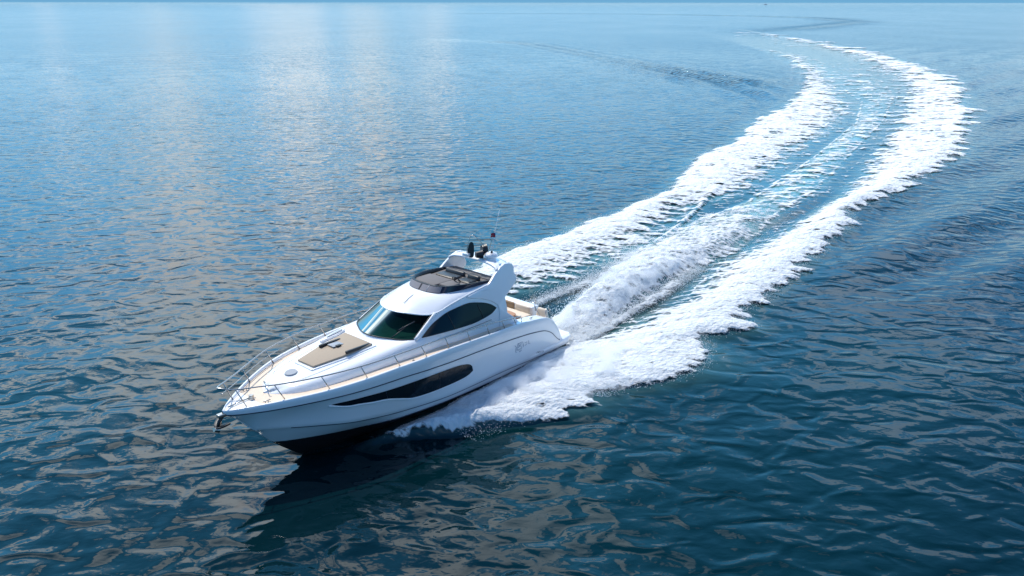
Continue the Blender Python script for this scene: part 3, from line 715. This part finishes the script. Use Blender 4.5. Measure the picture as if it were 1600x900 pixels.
# swim platform with its side mouldings
pl = [(-.28, 0), (-.28, 1.75), (-.12, 2.02), (.3, 2.1), (1.2, 2.14), (1.2, 0)]
plf = pl + [(a, -b) for a, b in pl[::-1] if b > 0]
plat = plate('swim_platform', plf, .17, gel, bev=.04, place=lambda u_, v_, w_: (u_, v_, .30 + w_))
rows = [[(x, float(fBm(x)) * 0 + hw0, z) for hw0, z in ((1.9, .02 + .0 * x), (2.10 + .02 * min(x, 3), .14 + .02 * x), (2.14 + .03 * min(x, 3), .30 + .025 * x), (2.12 + .03 * min(x, 3), .40 + .05 * x - .012 * x * x), (2.0 + .03 * x, .47 + .05 * x - .02 * x * x))] for x in np.linspace(.2, 4.4, 20)]
for i, row in enumerate(rows):
    t = i / (len(rows) - 1); k = max(0, (t - .55) / .45)
    rows[i] = [(x, y - .09 * k, z) for x, y, z in row]
both(rows, 'stern_moulding', gel, parent=hull)
rows = [[(-.26 + 1.4 * t, y, .474) for t in np.linspace(0, 1, 3)] for y in np.linspace(0, 1.85, 5)]
both(rows, 'platform_tread', gel2, parent=plat)

# ------------------------------------------------------------------ foredeck coachroof
fTw = pch([8.0, 9.5, 10.8, 12.3, 13.4, 14.33, 14.94, 15.25], [1.86, 1.84, 1.72, 1.53, 1.34, 1.02, .55, .02])
fTz = pch([8.0, 10.2, 10.9, 12.0, 13.5, 14.3, 14.9, 15.25], [3.0, 2.93, 2.86, 2.74, 2.57, 2.46, 2.36, 2.30])
rows = []
for x in np.concatenate([np.linspace(8.6, 14.4, 30), np.linspace(14.5, 15.25, 12)]):
    b = float(fTw(x)); z0 = float(deckz(x)) - .02; z1 = z0 + .03 + (float(fTz(x)) - z0 - .03) * float(sstep(15.3, 14.5, x)) * min(1.0, b / .6); i1 = min(.20, b * .4)
    h_ = z1 - z0
    rows.append([(x, b, z0), (x, b - i1 * .15, z0 + h_ * .45), (x, b - i1 * .45, z0 + h_ * .78), (x, b - i1, z0 + h_ * .95), (x, b - i1 * 1.6, z1 + .005), (x, b * .45, z1 + .035), (x, 0, z1 + .045)])
coach = both(rows, 'coachroof', gel)
zc = lambda x: float(fTz(x)) + .045
# sunpad with recessed hand rails
def onroof(x, y, dz=0): return (x, y, float(fTz(x)) + .045 - .04 * (abs(y) / 1.2)**2 + dz)
base = smooth_poly([(13.62, -.50), (13.62, .50), (12.4, .78), (11.0, .92), (10.98, .0), (11.0, -.92), (12.4, -.78)], 1)
plate('sunpad_base', base, .05, gel, parent=coach, bev=.015, place=lambda u_, v_, w_: onroof(u_, v_, w_ - .005))
pad = [(13.52, -.44), (13.50, .44), (12.4, .68), (11.1, .80), (11.08, -.80), (12.4, -.68)]
pd = plate('sunpad', pad, .07, padm, bev=.02, place=lambda u_, v_, w_: onroof(u_, v_, w_ + .045))
for sg, xa, xb in ((1, 11.15, 12.25), (-1, 11.55, 12.5)):
    bbox('hand_rail', (xa, sg * (.70 if sg > 0 else .52) - .055, onroof((xa + xb) / 2, 0)[2] + .055), (xb, sg * (.70 if sg > 0 else .52) + .055, onroof((xa + xb) / 2, 0)[2] + .17), darkp, pd, .03)
bbox('deck_hatch', (11.75, -.42, onroof(11.95, 0)[2] + .11), (12.22, -.05, onroof(11.95, 0)[2] + .135), frostm, pd, .01)
bbox('hatch_latch', (11.9, -.10, onroof(11.95, 0)[2] + .12), (12.1, .02, onroof(11.95, 0)[2] + .165), darkp, pd, .01)
# round forward hatch
bm = bmesh.new(); bmesh.ops.create_cone(bm, cap_ends=True, segments=32, radius1=.235, radius2=.21, depth=.05)
me = bpy.data.meshes.new('round_hatch'); bm.to_mesh(me); bm.free(); me.materials.append(frostm)
rh = bpy.data.objects.new('round_hatch', me); C.objects.link(rh); rh.parent = coach; rh.location = (14.12, 0.0, zc(14.12) + .02); rh.rotation_euler = (0, rad(7), 0)
# long rounded locker on the starboard side of the coachroof
plate('starboard_locker', smooth_poly([(12.05, -1.02), (11.9, -1.16), (11.4, -1.28), (10.9, -1.30), (10.85, -1.1), (11.4, -.98)], 3), .10, gel, parent=coach, bev=.03, place=lambda u_, v_, w_: onroof(u_, v_, w_ - .01))
plate('locker_lid', smooth_poly([(11.75, -1.08), (11.3, -1.17), (11.0, -1.18), (11.0, -1.09), (11.4, -1.05)], 3), .03, frostm, parent=coach, bev=.006, place=lambda u_, v_, w_: onroof(u_, v_, w_ + .092))

for sg in (1, -1):
    tube([onroof(x, sg * (float(fTw(x)) * .60), .006) for x in np.linspace(10.9, 14.5, 16)], .006, 'coachroof_seam', frostm, coach, 5)
    cone('deck_filler', .05, .05, .02, (10.2, sg * 2.06, float(deckz(10.2)) + .012), steel, Y_, n=14)
    for x_ in (8.2, 5.6):
        yy_ = float(fBm(x_)) - .16
        tubes([[(x_ - .13, sg * yy_, float(deckz(x_)) + .07), (x_ + .13, sg * yy_, float(deckz(x_)) + .07)], [(x_, sg * yy_, float(deckz(x_))), (x_, sg * yy_, float(deckz(x_)) + .07)]], .015, 'cleat', steel, Y_, 6)
# ------------------------------------------------------------------ cabin
def cr(P_, n):
    """open Catmull-Rom through knots, n samples per span"""
    P_ = np.array(P_, float); Q = np.vstack([2 * P_[0] - P_[1], P_, 2 * P_[-1] - P_[-2]]); out = []
    if P_[0][1] == 0: Q[0] = P_[1] * np.array([1, -1, 1])
    for i in range(1, len(Q) - 2):
        for t in np.arange(n) / n:
            p0, p1, p2, p3 = Q[i - 1:i + 3]
            out.append(.5 * ((2 * p1) + (-p0 + p2) * t + (2 * p0 - 5 * p1 + 4 * p2 - p3) * t * t + (-p0 + 3 * p1 - 3 * p2 + p3) * t**3))
    out.append(P_[-1]); return np.array(out)
NS = 8
R0 = cr([(10.9, 0, 2.7), (10.7, .9, 2.7), (10.05, 1.66, 2.5), (8.2, 1.90, 2.32), (7, 1.95, 2.3), (5.6, 1.93, 2.25), (4.5, 1.9, 2.2)], NS)
R1 = cr([(10.68, 0, 3.00), (10.38, .85, 2.98), (9.72, 1.56, 2.94), (8.1, 1.80, 2.92), (6.8, 1.83, 2.9), (5.6, 1.82, 2.95), (4.5, 1.80, 3.0)], NS)
R2 = cr([(9.52, 0, 3.71), (9.28, .75, 3.70), (8.56, 1.40, 3.64), (7.5, 1.49, 3.86), (6.6, 1.49, 4.0), (5.5, 1.47, 4.12), (4.5, 1.45, 4.16)], NS)
RM = cr([(8.75, 0, 4.00), (8.5, .68, 3.99), (7.95, 1.22, 3.95), (7.15, 1.36, 4.04), (6.4, 1.39, 4.09), (5.45, 1.39, 4.15), (4.5, 1.38, 4.17)], NS)
R3 = cr([(7.90, 0, 4.13), (7.82, .58, 4.13), (7.52, .96, 4.12), (6.8, 1.19, 4.13), (6.1, 1.27, 4.13), (5.4, 1.30, 4.14), (4.5, 1.30, 4.15)], NS)
def rings(Rs, n, i0=0, i1=None, bulge=0):
    i1 = i1 or len(R0)
    out = []
    for i in range(i0, i1):
        col = []
        for k in range(len(Rs) - 1):
            for t in np.arange(n) / n: col.append(Rs[k][i] * (1 - t) + Rs[k + 1][i] * t)
        col.append(Rs[-1][i]); out.append(col)
    return out
iC = 2 * NS
cab = both(rings([R0, R1], 3), 'cabin', gel)
both(rings([R1, R2], 8, iC), 'cabin_side', gel, parent=cab)
def catm(Rs, n):
    out = []
    for i in range(len(R0)):
        out.append(cr([R_[i] for R_ in Rs], n)) 
    return out
def quadring(a, b, c_, n):
    out = []
    for i in range(len(a)):
        out.append([a[i] * (1 - t) * (1 - 2 * t) + b[i] * 4 * t * (1 - t) + c_[i] * t * (2 * t - 1) for t in np.linspace(0, 1, n)])
    return out
roof = both(quadring(R2, RM, R3, 10), 'cabin_roof', gel)
# roof lip over the windscreen and along the cabin sides
edge_l = [tuple(q + np.array([.015, .012 if k > 8 else 0, -.012])) for k, q in enumerate(R2)]
tubes([edge_l, [(a, -b, c_) for a, b, c_ in edge_l]], .028, 'roof_lip', gel, roof)
tube([(9.05, .30, 3.935), (8.35, .12, 4.095)], .010, 'roof_seam', greyv, roof, 5)
# windscreen
gcol = []
nrm = np.array([.5, 0, .8])
for col in rings([R1, R2], 8, 0, iC + 1): gcol.append([q + nrm * .004 for q in col])
ws = both(gcol, 'windscreen', glassw)
fr = [tuple(q + np.array([.01, 0, .012])) for q in R1[:iC + 1]] + [tuple(q) for q in (R1[iC] * (1 - t) + R2[iC] * t + np.array([.01, .0, .01]) for t in np.linspace(0.05, .95, 8))] + [tuple(q + np.array([.02, 0, -.03])) for q in R2[:iC + 1][::-1]]
tubes([fr, [(a, -b, c_) for a, b, c_ in fr]], .024, 'windscreen_frame', darkp, ws, 6)
# white A-pillars
for sg in (1, -1):
    pl_ = [tuple((R1[iC] * (1 - t) + R2[iC] * t + np.array([-.10, .02, 0])) * np.array([1, sg, 1])) for t in np.linspace(-.05, 1.0, 10)]
    tube(pl_, (.085, .06), 'windscreen_pillar', gel, ws)
tube([(10.28, .95, 3.01), (10.05, 1.0, 3.12), (9.55, 1.10, 3.36)], .018, 'wiper_arm', darkp, ws, 6)
tube([(9.98, .90, 3.17), (9.65, 1.08, 3.34), (9.30, 1.20, 3.47)], .028, 'wiper_blade', darkp, ws, 6)
tube([(10.40, -.50, 3.05), (10.1, -.55, 3.24), (9.6, -.62, 3.52)], .014, 'wiper_arm', darkp, ws, 6)
# what shows through the windscreen: dashboard, console, seats
rows = [[(x, y, 2.93 + .0 * y) for y in np.linspace(0, 1.5 - max(0, (x - 9.4)) * .75, 6)] for x in np.linspace(8.9, 10.5, 8)]
both(rows, 'dashboard', dashm, parent=cab)
rows = [[(8.9 - .25 * t, y, 2.93 - .7 * t) for y in np.linspace(0, 1.7, 4)] for t in (0, 1)]
both(rows, 'console_front', darkp, parent=cab)
rows = [[(x, y, 2.28) for y in np.linspace(0, 1.78, 4)] for x in np.linspace(4.6, 9.6, 5)]
both(rows, 'saloon_floor', simple('saloon_carpet', (.05, .05, .05), .9), parent=cab)
bbox('helm_seat', (7.5, .25, 2.3), (8.1, 1.15, 3.35), greyl, cab, .08)
bbox('saloon_sofa', (6.0, -1.6, 2.3), (7.8, -.7, 2.85), creamm, cab, .08)
rows = [[(4.52, y, z) for y in np.linspace(0, 1.80 - .14 * (z - 2.2), 4)] for z in np.linspace(2.15, 4.15, 5)]
both(rows, 'saloon_door', glassd, parent=cab)

def cab_y(x, z):
    """half breadth of the cabin side at (x, z), read off the lofted surface"""
    def at(i):
        k = min(int(i), len(R0) - 2); f_ = i - k
        a_, b_, c_ = (R_[k] * (1 - f_) + R_[k + 1] * f_ for R_ in (R0, R1, R2))
        if z >= b_[2]: t = (z - b_[2]) / (c_[2] - b_[2]); return b_ + (c_ - b_) * t
        t = (z - a_[2]) / (b_[2] - a_[2]); return a_ + (b_ - a_) * t
    lo_, hi_ = iC - 3.0, len(R0) - 1.0
    for _ in range(30):
        m_i = (lo_ + hi_) / 2
        if at(m_i)[0] > x: lo_ = m_i
        else: hi_ = m_i
    return float(at(lo_)[1])
ct = pch([5.17, 5.43, 6.02, 6.84, 7.76, 8.61, 9.1, 9.37], [3.12, 3.31, 3.53, 3.67, 3.60, 3.37, 3.12, 2.955])
cb_ = pch([5.17, 5.45, 5.9, 6.68, 8.01, 9.37], [3.12, 2.99, 2.91, 2.85, 2.90, 2.95])
sw = patch(5.17, 9.37, ct, cb_, cab_y, .016, 'side_window', glassd, cab, 60, 8)
for xa in (6.05, 7.75):
    ln = [[(xa + .04 * k, sg * (cab_y(xa + .04 * k, z) + .022), z) for k, z in enumerate(np.linspace(float(cb_(xa)) + .03, float(ct(xa)) - .03, 6))] for sg in (1, -1)]
    for q_ in ln: tube(q_, .014, 'window_post', darkp, sw, 5)
rim = [(x, float(ct(x)) + .0) for x in np.linspace(5.17, 9.37, 40)] + [(x, float(cb_(x))) for x in np.linspace(9.37, 5.17, 30)]
tubes([[(x, sg * (cab_y(x, z) + .012), z) for x, z in rim] for sg in (1, -1)], .012, 'window_seal', darkp, sw, 5)
# hand rail line and seam low on the cabin side
tubes([[(x, sg * (cab_y(x, 2.72) + .03), 2.70 + .01 * (8 - x)) for x in np.linspace(5.6, 8.9, 16)] for sg in (1, -1)], .018, 'cabin_grab_rail', steel, cab)

# ------------------------------------------------------------------ side wings and arch
wing = [(5.1, 2.25), (5.04, 2.95), (5.08, 3.22), (5.42, 3.46), (6.0, 3.70), (6.7, 3.86), (6.7, 3.95), (6.2, 4.02), (5.5, 4.10), (5.28, 4.20), (4.92, 4.48), (4.60, 4.68), (4.30, 4.79), (4.02, 4.78), (3.80, 4.70), (3.70, 4.55), (3.72, 4.30), (3.60, 4.16), (3.58, 4.0), (3.72, 3.86), (4.3, 3.55), (4.82, 3.28), (4.95, 3.18), (4.9, 3.05), (4.55, 2.78), (4.1, 2.45), (3.85, 2.2)]
for sg in (1, -1):
    wg = plate('flybridge_wing', wing, .13, gel, bev=.035, place=lambda u_, v_, w_, sg=sg: (u_, sg * (np.interp(v_, [2.2, 3.0, 4.1, 4.8], [1.935, 1.83, 1.50, 1.40]) - w_ + .03), v_))
    # sculpted crease
    tube([(5.9, sg * 1.56, 3.98), (5.0, sg * 1.60, 3.90), (4.2, sg * 1.53, 4.02), (3.75, sg * 1.49, 4.12)], .016, 'wing_crease', gel, wg)
bar = [(4.50, -1.40, 4.64), (4.42, -1.18, 4.74), (4.35, -.7, 4.78), (4.32, 0, 4.79), (4.35, .7, 4.78), (4.42, 1.18, 4.72), (4.50, 1.40, 4.62)]
def sweep(pts, sec, name, mat, parent=Y_):
    V = []; F = []; m = len(sec)
    for q in pts:
        for a, b in sec: V.append((q[0] + a, q[1], q[2] + b))
    for i in range(len(pts) - 1):
        for k in range(m): F.append([i * m + k, i * m + (k + 1) % m, (i + 1) * m + (k + 1) % m, (i + 1) * m + k])
    F.append(list(range(m))[::-1]); F.append([(len(pts) - 1) * m + k for k in range(m)])
    return mesh_obj(name, V, F, mat, parent)
arch = sweep(cr(bar, 5), [(.34, -.05), (.26, .025), (.0, .05), (-.42, .03), (-.60, -.02), (-.50, -.08), (.20, -.10)], 'radar_arch', gel)
# flybridge: smoked wind deflector, pads, seats, wheel
T3 = cr([(7.68, 0, 4.37), (7.62, .58, 4.37), (7.36, .95, 4.37), (6.75, 1.21, 4.35), (6.1, 1.32, 4.31), (5.5, 1.35, 4.26), (5.0, 1.35, 4.20)], NS)
defl = both(rings([R3, T3], 3), 'wind_deflector', smoke)
I3 = T3 * np.array([1, .94, 1]) - np.array([.06, 0, 0]); J3_ = I3 - np.array([0.04, 0, .2])
both(rings([T3, I3, J3_], 1), 'deflector_lining', darkp, parent=defl)
for sg, i0_, i1_ in ((1, 0, iC - 1), (-1, 1, iC - 1)):
    pr = [[(R3[i] * (1 - t) + T3[i] * t + np.array([.022, .006, .01])) * np.array([1, sg, 1]) for t in (.06, .5, .92)] for i in range(i0_, i1_)]
    mesh_obj('deflector_panel', np.array(pr).reshape(-1, 3), grid_faces(len(pr), 3), greyp, defl)
tubes([[tuple(a) for a in T3], [(a, -b, c_) for a, b, c_ in T3]], .012, 'deflector_rim', darkp, defl, 6)
for yy in (.35,):
    tube([tuple(R3[4] + np.array([.01, yy - R3[4][1], .01])), tuple(T3[4] + np.array([.012, yy - T3[4][1], 0]))], .02, 'deflector_joint', frostm, defl, 5)
rows = [[(x, y, 4.17) for y in np.linspace(0, float(np.interp(x, [4.5, 6.5, 7.2, 7.6], [1.22, 1.12, .9, .5])), 5)] for x in np.linspace(4.5, 7.6, 8)]
both(rows, 'flybridge_floor', greyl)
bbox('flybridge_sunpad', (6.35, -.98, 4.16), (7.40, .30, 4.29), greyl, Y_, .04)
bbox('helm_console', (6.55, .40, 4.16), (7.2, .98, 4.34), greyl, Y_, .05)
bm = bmesh.new()
me = bpy.data.meshes.new('steering_wheel')
def torus(bm, R, r, n=24, k=8):
    g = []
    for i in range(n):
        a = 2 * math.pi * i / n
        g.append([bm.verts.new(((R + r * math.cos(b)) * math.cos(a), (R + r * math.cos(b)) * math.sin(a), r * math.sin(b))) for b in [2 * math.pi * j / k for j in range(k)]])
    for i in range(n):
        for j in range(k): bm.faces.new((g[i][j], g[(i + 1) % n][j], g[(i + 1) % n][(j + 1) % k], g[i][(j + 1) % k]))
torus(bm, .19, .022)
for a in (0, 2.09, 4.19):
    q = [bm.verts.new((math.cos(a + d) * rr, math.sin(a + d) * rr, z)) for rr, d, z in ((.02, .9, .01), (.19, .06, .01), (.19, -.06, .01), (.02, -.9, .01))]; bm.faces.new(q)
bm.to_mesh(me); bm.free(); me.materials.append(darkp)
sw_ = bpy.data.objects.new('steering_wheel', me); C.objects.link(sw_); sw_.parent = Y_; sw_.location = (6.48, .69, 4.40); sw_.rotation_euler = (0, rad(-52), 0)
for y0, y1 in ((.35, 1.0), (-.95, .15)):
    st = bbox('flybridge_seat', (5.55, y0, 4.15), (6.05, y1, 4.25), darkp, Y_, .05)
    bbox('seat_back', (5.32, y0, 4.16), (5.50, y1, 4.36), darkp, st, .06, (.8, .96, -.05))
sf = bbox('flybridge_sofa', (4.85, -1.2, 4.14), (5.15, 1.2, 4.20), greyv, Y_, .05)
bbox('sofa_back', (4.98, -1.28, 4.14), (5.12, 1.28, 4.25), greyv, sf, .05)

# ------------------------------------------------------------------ arch gear
arch_kids_dz = -.12
bm = bmesh.new(); bmesh.ops.create_uvsphere(bm, u_segments=28, v_segments=14, radius=.30)
for v in bm.verts: v.co.z *= .62 if v.co.z > 0 else .35
me = bpy.data.meshes.new('radome'); bm.to_mesh(me); bm.free(); me.polygons.foreach_set('use_smooth', [True] * len(me.polygons)); me.materials.append(gel)
o_ = bpy.data.objects.new('radome', me); C.objects.link(o_); o_.parent = arch; o_.location = (4.25, .62, 4.98)
cone('radome_foot', .26, .20, .14, (4.25, .62, 4.83), gel, arch)
cone('gps_puck', .11, .09, .12, (4.5, .30, 4.85), gel, arch)
cone('arch_light', .05, .04, .10, (4.42, .80, 5.21), darkp, arch)
# folded black radar scanner and loud hailer
def blade(name, loc, h_, w_, t_, lean, mat, parent, yaw=0):
    P0 = smooth_poly([(-w_ / 2, 0), (-w_ * .62, h_ * .45), (-w_ * .30, h_), (w_ * .30, h_ * .98), (w_ * .55, h_ * .5), (w_ / 2, 0)], 3)
    c0, s0 = math.cos(yaw), math.sin(yaw)
    return plate(name, P0, t_, mat, parent=parent, bev=t_ * .3, place=lambda a, b, w2: (loc[0] + (a * c0) + b * lean, loc[1] + a * s0 + w2 * c0 - t_ / 2, loc[2] + b))
blade('folded_scanner', (4.83, .02, 4.90), .62, .24, .10, -.10, darkp, arch, yaw=2.0)
cone('loud_hailer', .28, .20, .20, (4.28, .22, 5.16), darkp, arch, (rad(90), 0, rad(62)))
cone('loud_hailer_bell', .20, .12, .30, (4.62, .25, 5.02), darkp, arch, (rad(90), 0, rad(62)))
tubes([[(4.9, -.25, 4.93), (4.88, -.18, 5.35), (4.84, -.08, 5.82), (4.75, .05, 5.88), (4.5, .25, 5.55), (4.3, .42, 5.2)]], .017, 'mast_hoop', steel, arch, 5)
bbox('navigation_light', (4.72, -.38, 4.92), (5.0, -.06, 5.05), gel, arch, .02)
whip = tube([(4.30, .70, 5.0), (4.15, .70, 5.9), (3.86, .70, 6.95)], (.018, .006), 'whip_antenna', simple('antenna_white', (.7, .72, .74), .4), arch, 6)
tube([(4.40, .55, 5.0), (4.28, .66, 5.65), (4.22, .68, 5.9)], .012, 'antenna_stay', steel, arch, 5)
# small ensign on the whip
def flag_piece(name, z0, z1, x0, x1, mat, parent):
    rows = [[(x, .70 + .05 * math.sin(x * 16 + z * 3), z) for z in np.linspace(z0, z1, 4)] for x in np.linspace(x0, x1, 7)]
    A = np.array(rows); n, m, _ = A.shape
    return mesh_obj(name, A.reshape(-1, 3), grid_faces(n, m), mat, parent)
fl = flag_piece('ensign', 5.80, 5.98, 4.14, 4.40, redm, arch)
flag_piece('ensign_canton', 5.90, 5.985, 4.135, 4.25, bluem, fl); flag_piece('ensign_band', 5.85, 5.89, 4.26, 4.405, gel, fl)

# ------------------------------------------------------------------ rails
rz = pch([4.1, 5, 6, 7.3, 8.6, 9.9, 11.2, 12.6, 14.0, 15.5, 16.4, 16.9], [2.52, 2.64, 2.75, 2.83, 2.89, 2.92, 2.91, 2.88, 2.84, 2.78, 2.78, 2.86])
def raily(x): return float(np.interp(x, [3.5, 16.0, 16.4, 16.88, 17], [0, 0, 0, 0, 0])) + (max(float(fBm(x)) - float(np.interp(x, [9, 12], [.16, .07])), .0) if x < 15.8 else float(np.interp(x, [15.8, 16.5, 16.75, 16.9], [float(fBm(15.8)) - .07, .36, .19, .0])))
xs = np.concatenate([np.linspace(4.1, 15.6, 40), np.linspace(15.75, 16.9, 12)])
top = [(x, raily(x), float(rz(x)) + .05) for x in xs]
front = [(16.90, 0, 2.91)]
full = [(3.95, 2.2, 2.25), (3.98, 2.2, 2.45)] + top[:-1] + front + [(a, -b, c_) for a, b, c_ in top[:-1][::-1]] + [(3.98, -2.2, 2.45), (3.95, -2.2, 2.25)]
rail = tube(full, .025, 'guard_rail', steel, Y_)
mid = [(x, raily(x) + .045, (float(rz(x)) + float(deckz(x))) / 2 + .03) for x in xs if 13.0 < x < 16.6]
tube([(a, -b, c_) for a, b, c_ in mid], .016, 'middle_rail', steel, rail, 6)
tube([(a, b, c_) for a, b, c_ in mid if a > 15.9], .012, 'middle_rail', steel, rail, 6)
for x in (16.15, 15.09, 13.71, 12.33, 10.94, 9.69, 8.55, 7.35, 6.2, 5.2, 4.4):
    for sg in (1, -1):
        lean = .33 if x > 9 else .2
        yb = max(float(fBm(x)) - .13, .1); xt = x + lean
        tube([(x, sg * yb, float(deckz(x))), (xt, sg * raily(xt), float(rz(xt)) + .05)], .020, 'stanchion', steel, rail, 6)
# stern gate hoops
tube([(2.2, 1.9, 1.95), (2.25, 1.6, 2.35), (2.0, 1.25, 2.55), (1.6, 1.05, 2.5), (1.35, .95, 2.2), (1.3, .9, 1.75)], .018, 'stern_hand_rail', steel, Y_, 8)
tube([(1.9, 1.95, 1.9), (1.75, 1.85, 2.2), (1.3, 1.65, 2.15), (1.0, 1.55, 1.75), (.95, 1.5, 1.2)], .018, 'stern_hand_rail', steel, Y_, 8)
# cleats and windlass
for x, y in ((15.55, .62), (15.55, -.62), (3.2, 2.12), (1.9, 2.05)):
    z = float(deckz(x)); y = y if abs(y) > 1 else math.copysign(float(fBm(x)) - .3, y)
    tubes([[(x - .14, y, z + .07), (x + .14, y, z + .07)], [(x - .05, y, z), (x - .05, y, z + .07)], [(x + .05, y, z), (x + .05, y, z + .07)]], .016, 'cleat', steel, Y_, 6)
cone('windlass', .10, .08, .16, (15.75, 0.05, float(deckz(15.75)) + .09), steel, Y_)
tubes([[(15.7, .0, float(deckz(15.7)) + .06), (16.6, 0, float(deckz(16.6)) + .07)]], .022, 'anchor_chain', steel, Y_, 6)
tubes([[(15.2, .35, 2.28), (15.25, .3, 2.36), (15.0, -.35, 2.40), (14.9, -.4, 2.3)]], .016, 'bow_grab_bar', steel, Y_, 6)
# bow roller and anchor
bbox('bow_roller', (16.55, -.09, 1.86), (16.98, .09, 1.98), steel, Y_, .02)
an = tube([(16.75, 0, 1.93), (16.95, 0, 1.72), (17.02, 0, 1.50)], (.06, .055), 'anchor', darkp, Y_, 8)
for sg in (1, -1):
    fl_ = smooth_poly([(0, .02), (.20, .08), (.38, .04), (.46, -.10), (.28, -.22), (.04, -.20)], 3)
    plate('anchor_fluke', fl_, .06, darkp, parent=an, bev=.01, place=lambda a, b, w2, sg=sg: (17.02 + b * .9 - .12 * (a / .36)**2, sg * a * .72, 1.50 + w2 + a * .30 - b * .3))
cone('anchor_crown', .10, .07, .18, (17.06, 0, 1.47), steel, an, (0, rad(70), 0), 14)

# ------------------------------------------------------------------ cockpit
bbox('cockpit_floor', (1.0, -1.78, 1.12), (4.5, 1.78, 1.20), teak2, Y_, .0)
for sg in (1, -1):
    rows = [[(x, sg * 1.78, z) for z in (1.2, float(deckz(x)))] for x in np.linspace(1.2, 4.5, 12)]
    A = np.array(rows); mesh_obj('cockpit_coaming', A.reshape(-1, 3), grid_faces(12, 2), gel, Y_)
tb = bbox('transom_block', (.62, -1.95, .42), (1.32, .78, 1.88), gel, Y_, .07, (.72, .97, .10), 4)
so_ = bbox('stern_sofa', (1.25, -1.75, 1.18), (1.95, .72, 1.55), creamm, Y_, .06)
bbox('sofa_backrest', (1.18, -1.55, 1.52), (1.38, -.35, 1.86), cushm, so_, .06)
bbox('sofa_backrest', (1.18, -.28, 1.52), (1.38, .60, 1.86), creamm, so_, .06)
bbox('side_sofa', (1.95, -1.75, 1.18), (3.3, -1.15, 1.55), creamm, Y_, .06)
ct_ = plate('cockpit_table', smooth_poly([(2.1, -.55), (2.1, .35), (2.5, .5), (2.95, .35), (2.95, -.55), (2.5, -.7)], 3), .05, teak2, bev=.015, place=lambda a, b, w2: (a, b, 1.66 + w2))
cone('table_leg', .06, .06, .5, (2.5, -.1, 1.43), steel, ct_)
bbox('boarding_step', (.62, .85, .46), (1.0, 1.45, .80), gel, Y_, .04)
bbox('boarding_step', (.95, .85, .46), (1.3, 1.45, 1.15), gel, Y_, .04)
bbox('stern_seat', (1.35, 1.0, 1.2), (1.95, 1.70, 1.62), creamm, Y_, .08)
bbox('stern_seat_back', (1.22, 1.0, 1.5), (1.42, 1.66, 2.0), creamm, Y_, .08, (.8, .8))
# emblem and lettering on the port quarter (drawn strokes, worn and pale)
def decal(strokes, name, r):
    ls = []
    for st_ in strokes:
        ls.append([(x, hull_y(x, z) + .022, z) for x, z in st_])
    return tubes(ls, r, name, emb, hull, 5)
ex0, ez0 = 4.55, 1.22
sq = lambda pts: [(ex0 - a * .62, ez0 + b * .42) for a, b in pts]
decal([sq([(-.1, .45), (.1, .2), (.1, -.4), (.25, -.5)]), sq([(.25, .5), (.25, -.25), (.75, -.25), (.75, .5), (.25, .5)]), sq([(.35, .35), (.65, .0)]), sq([(.35, 0), (.65, .35)]), sq([(.45, -.35), (.6, -.6), (.8, -.45)]),
       ], 'quarter_emblem', .008)
for w_l in ([(.9, .25), (.95, -.2)], [(1.1, .2), (1.3, .25), (1.3, -.05), (1.1, -.1)], [(1.5, .3), (1.55, -.1), (1.75, -.1)]):
    decal([sq(w_l)], 'quarter_script', .008)
ex1, ez1 = 2.75, .52
cur = []
for k, ch in enumerate([[(0, 0), (0, .5), (.4, .5)], [(.0, .5), (.2, 0), (.4, .5)], [(.1, 0), (.1, .5)], [(0, 0), (0, .45), (.35, .25), (0, .2)], [(.35, .5), (0, .4), (.35, .1), (0, 0)], [(0, 0), (.2, .5), (.4, 0)]]):
    cur.append([(ex1 - (k * .5 + a) * .17, ez1 - k * .012 + b * .16) for a, b in ch])
ls = [[(x, 2.205, z - .12) for x, z in st_] for st_ in cur]
tubes(ls, .009, 'quarter_lettering', rubm, hull, 5)

# ------------------------------------------------------------------ far boat near the horizon
fb0 = bpy.data.objects.new('sailing_boat', None); C.objects.link(fb0); fb0.location = (1890, 6100, 0); fb0.rotation_euler = (0, 0, rad(12))
fb0['label'] = 'tiny pale boat with a bare mast far off near the horizon'; fb0['category'] = 'boat'
plate('hull', [(-14, 0.2), (-15, 3), (13, 3.2), (17, 4.2), (12, .2)], 7, gel, parent=fb0, bev=.4, place=lambda a, b, w2: (a, w2 - 3.5, b))
bbox('cabin', (-9, -2.4, 3), (5, 2.4, 5.6), gel, fb0, .3)
tube([(0, 0, 3), (0, 0, 17)], .35, 'mast', greyv, fb0)
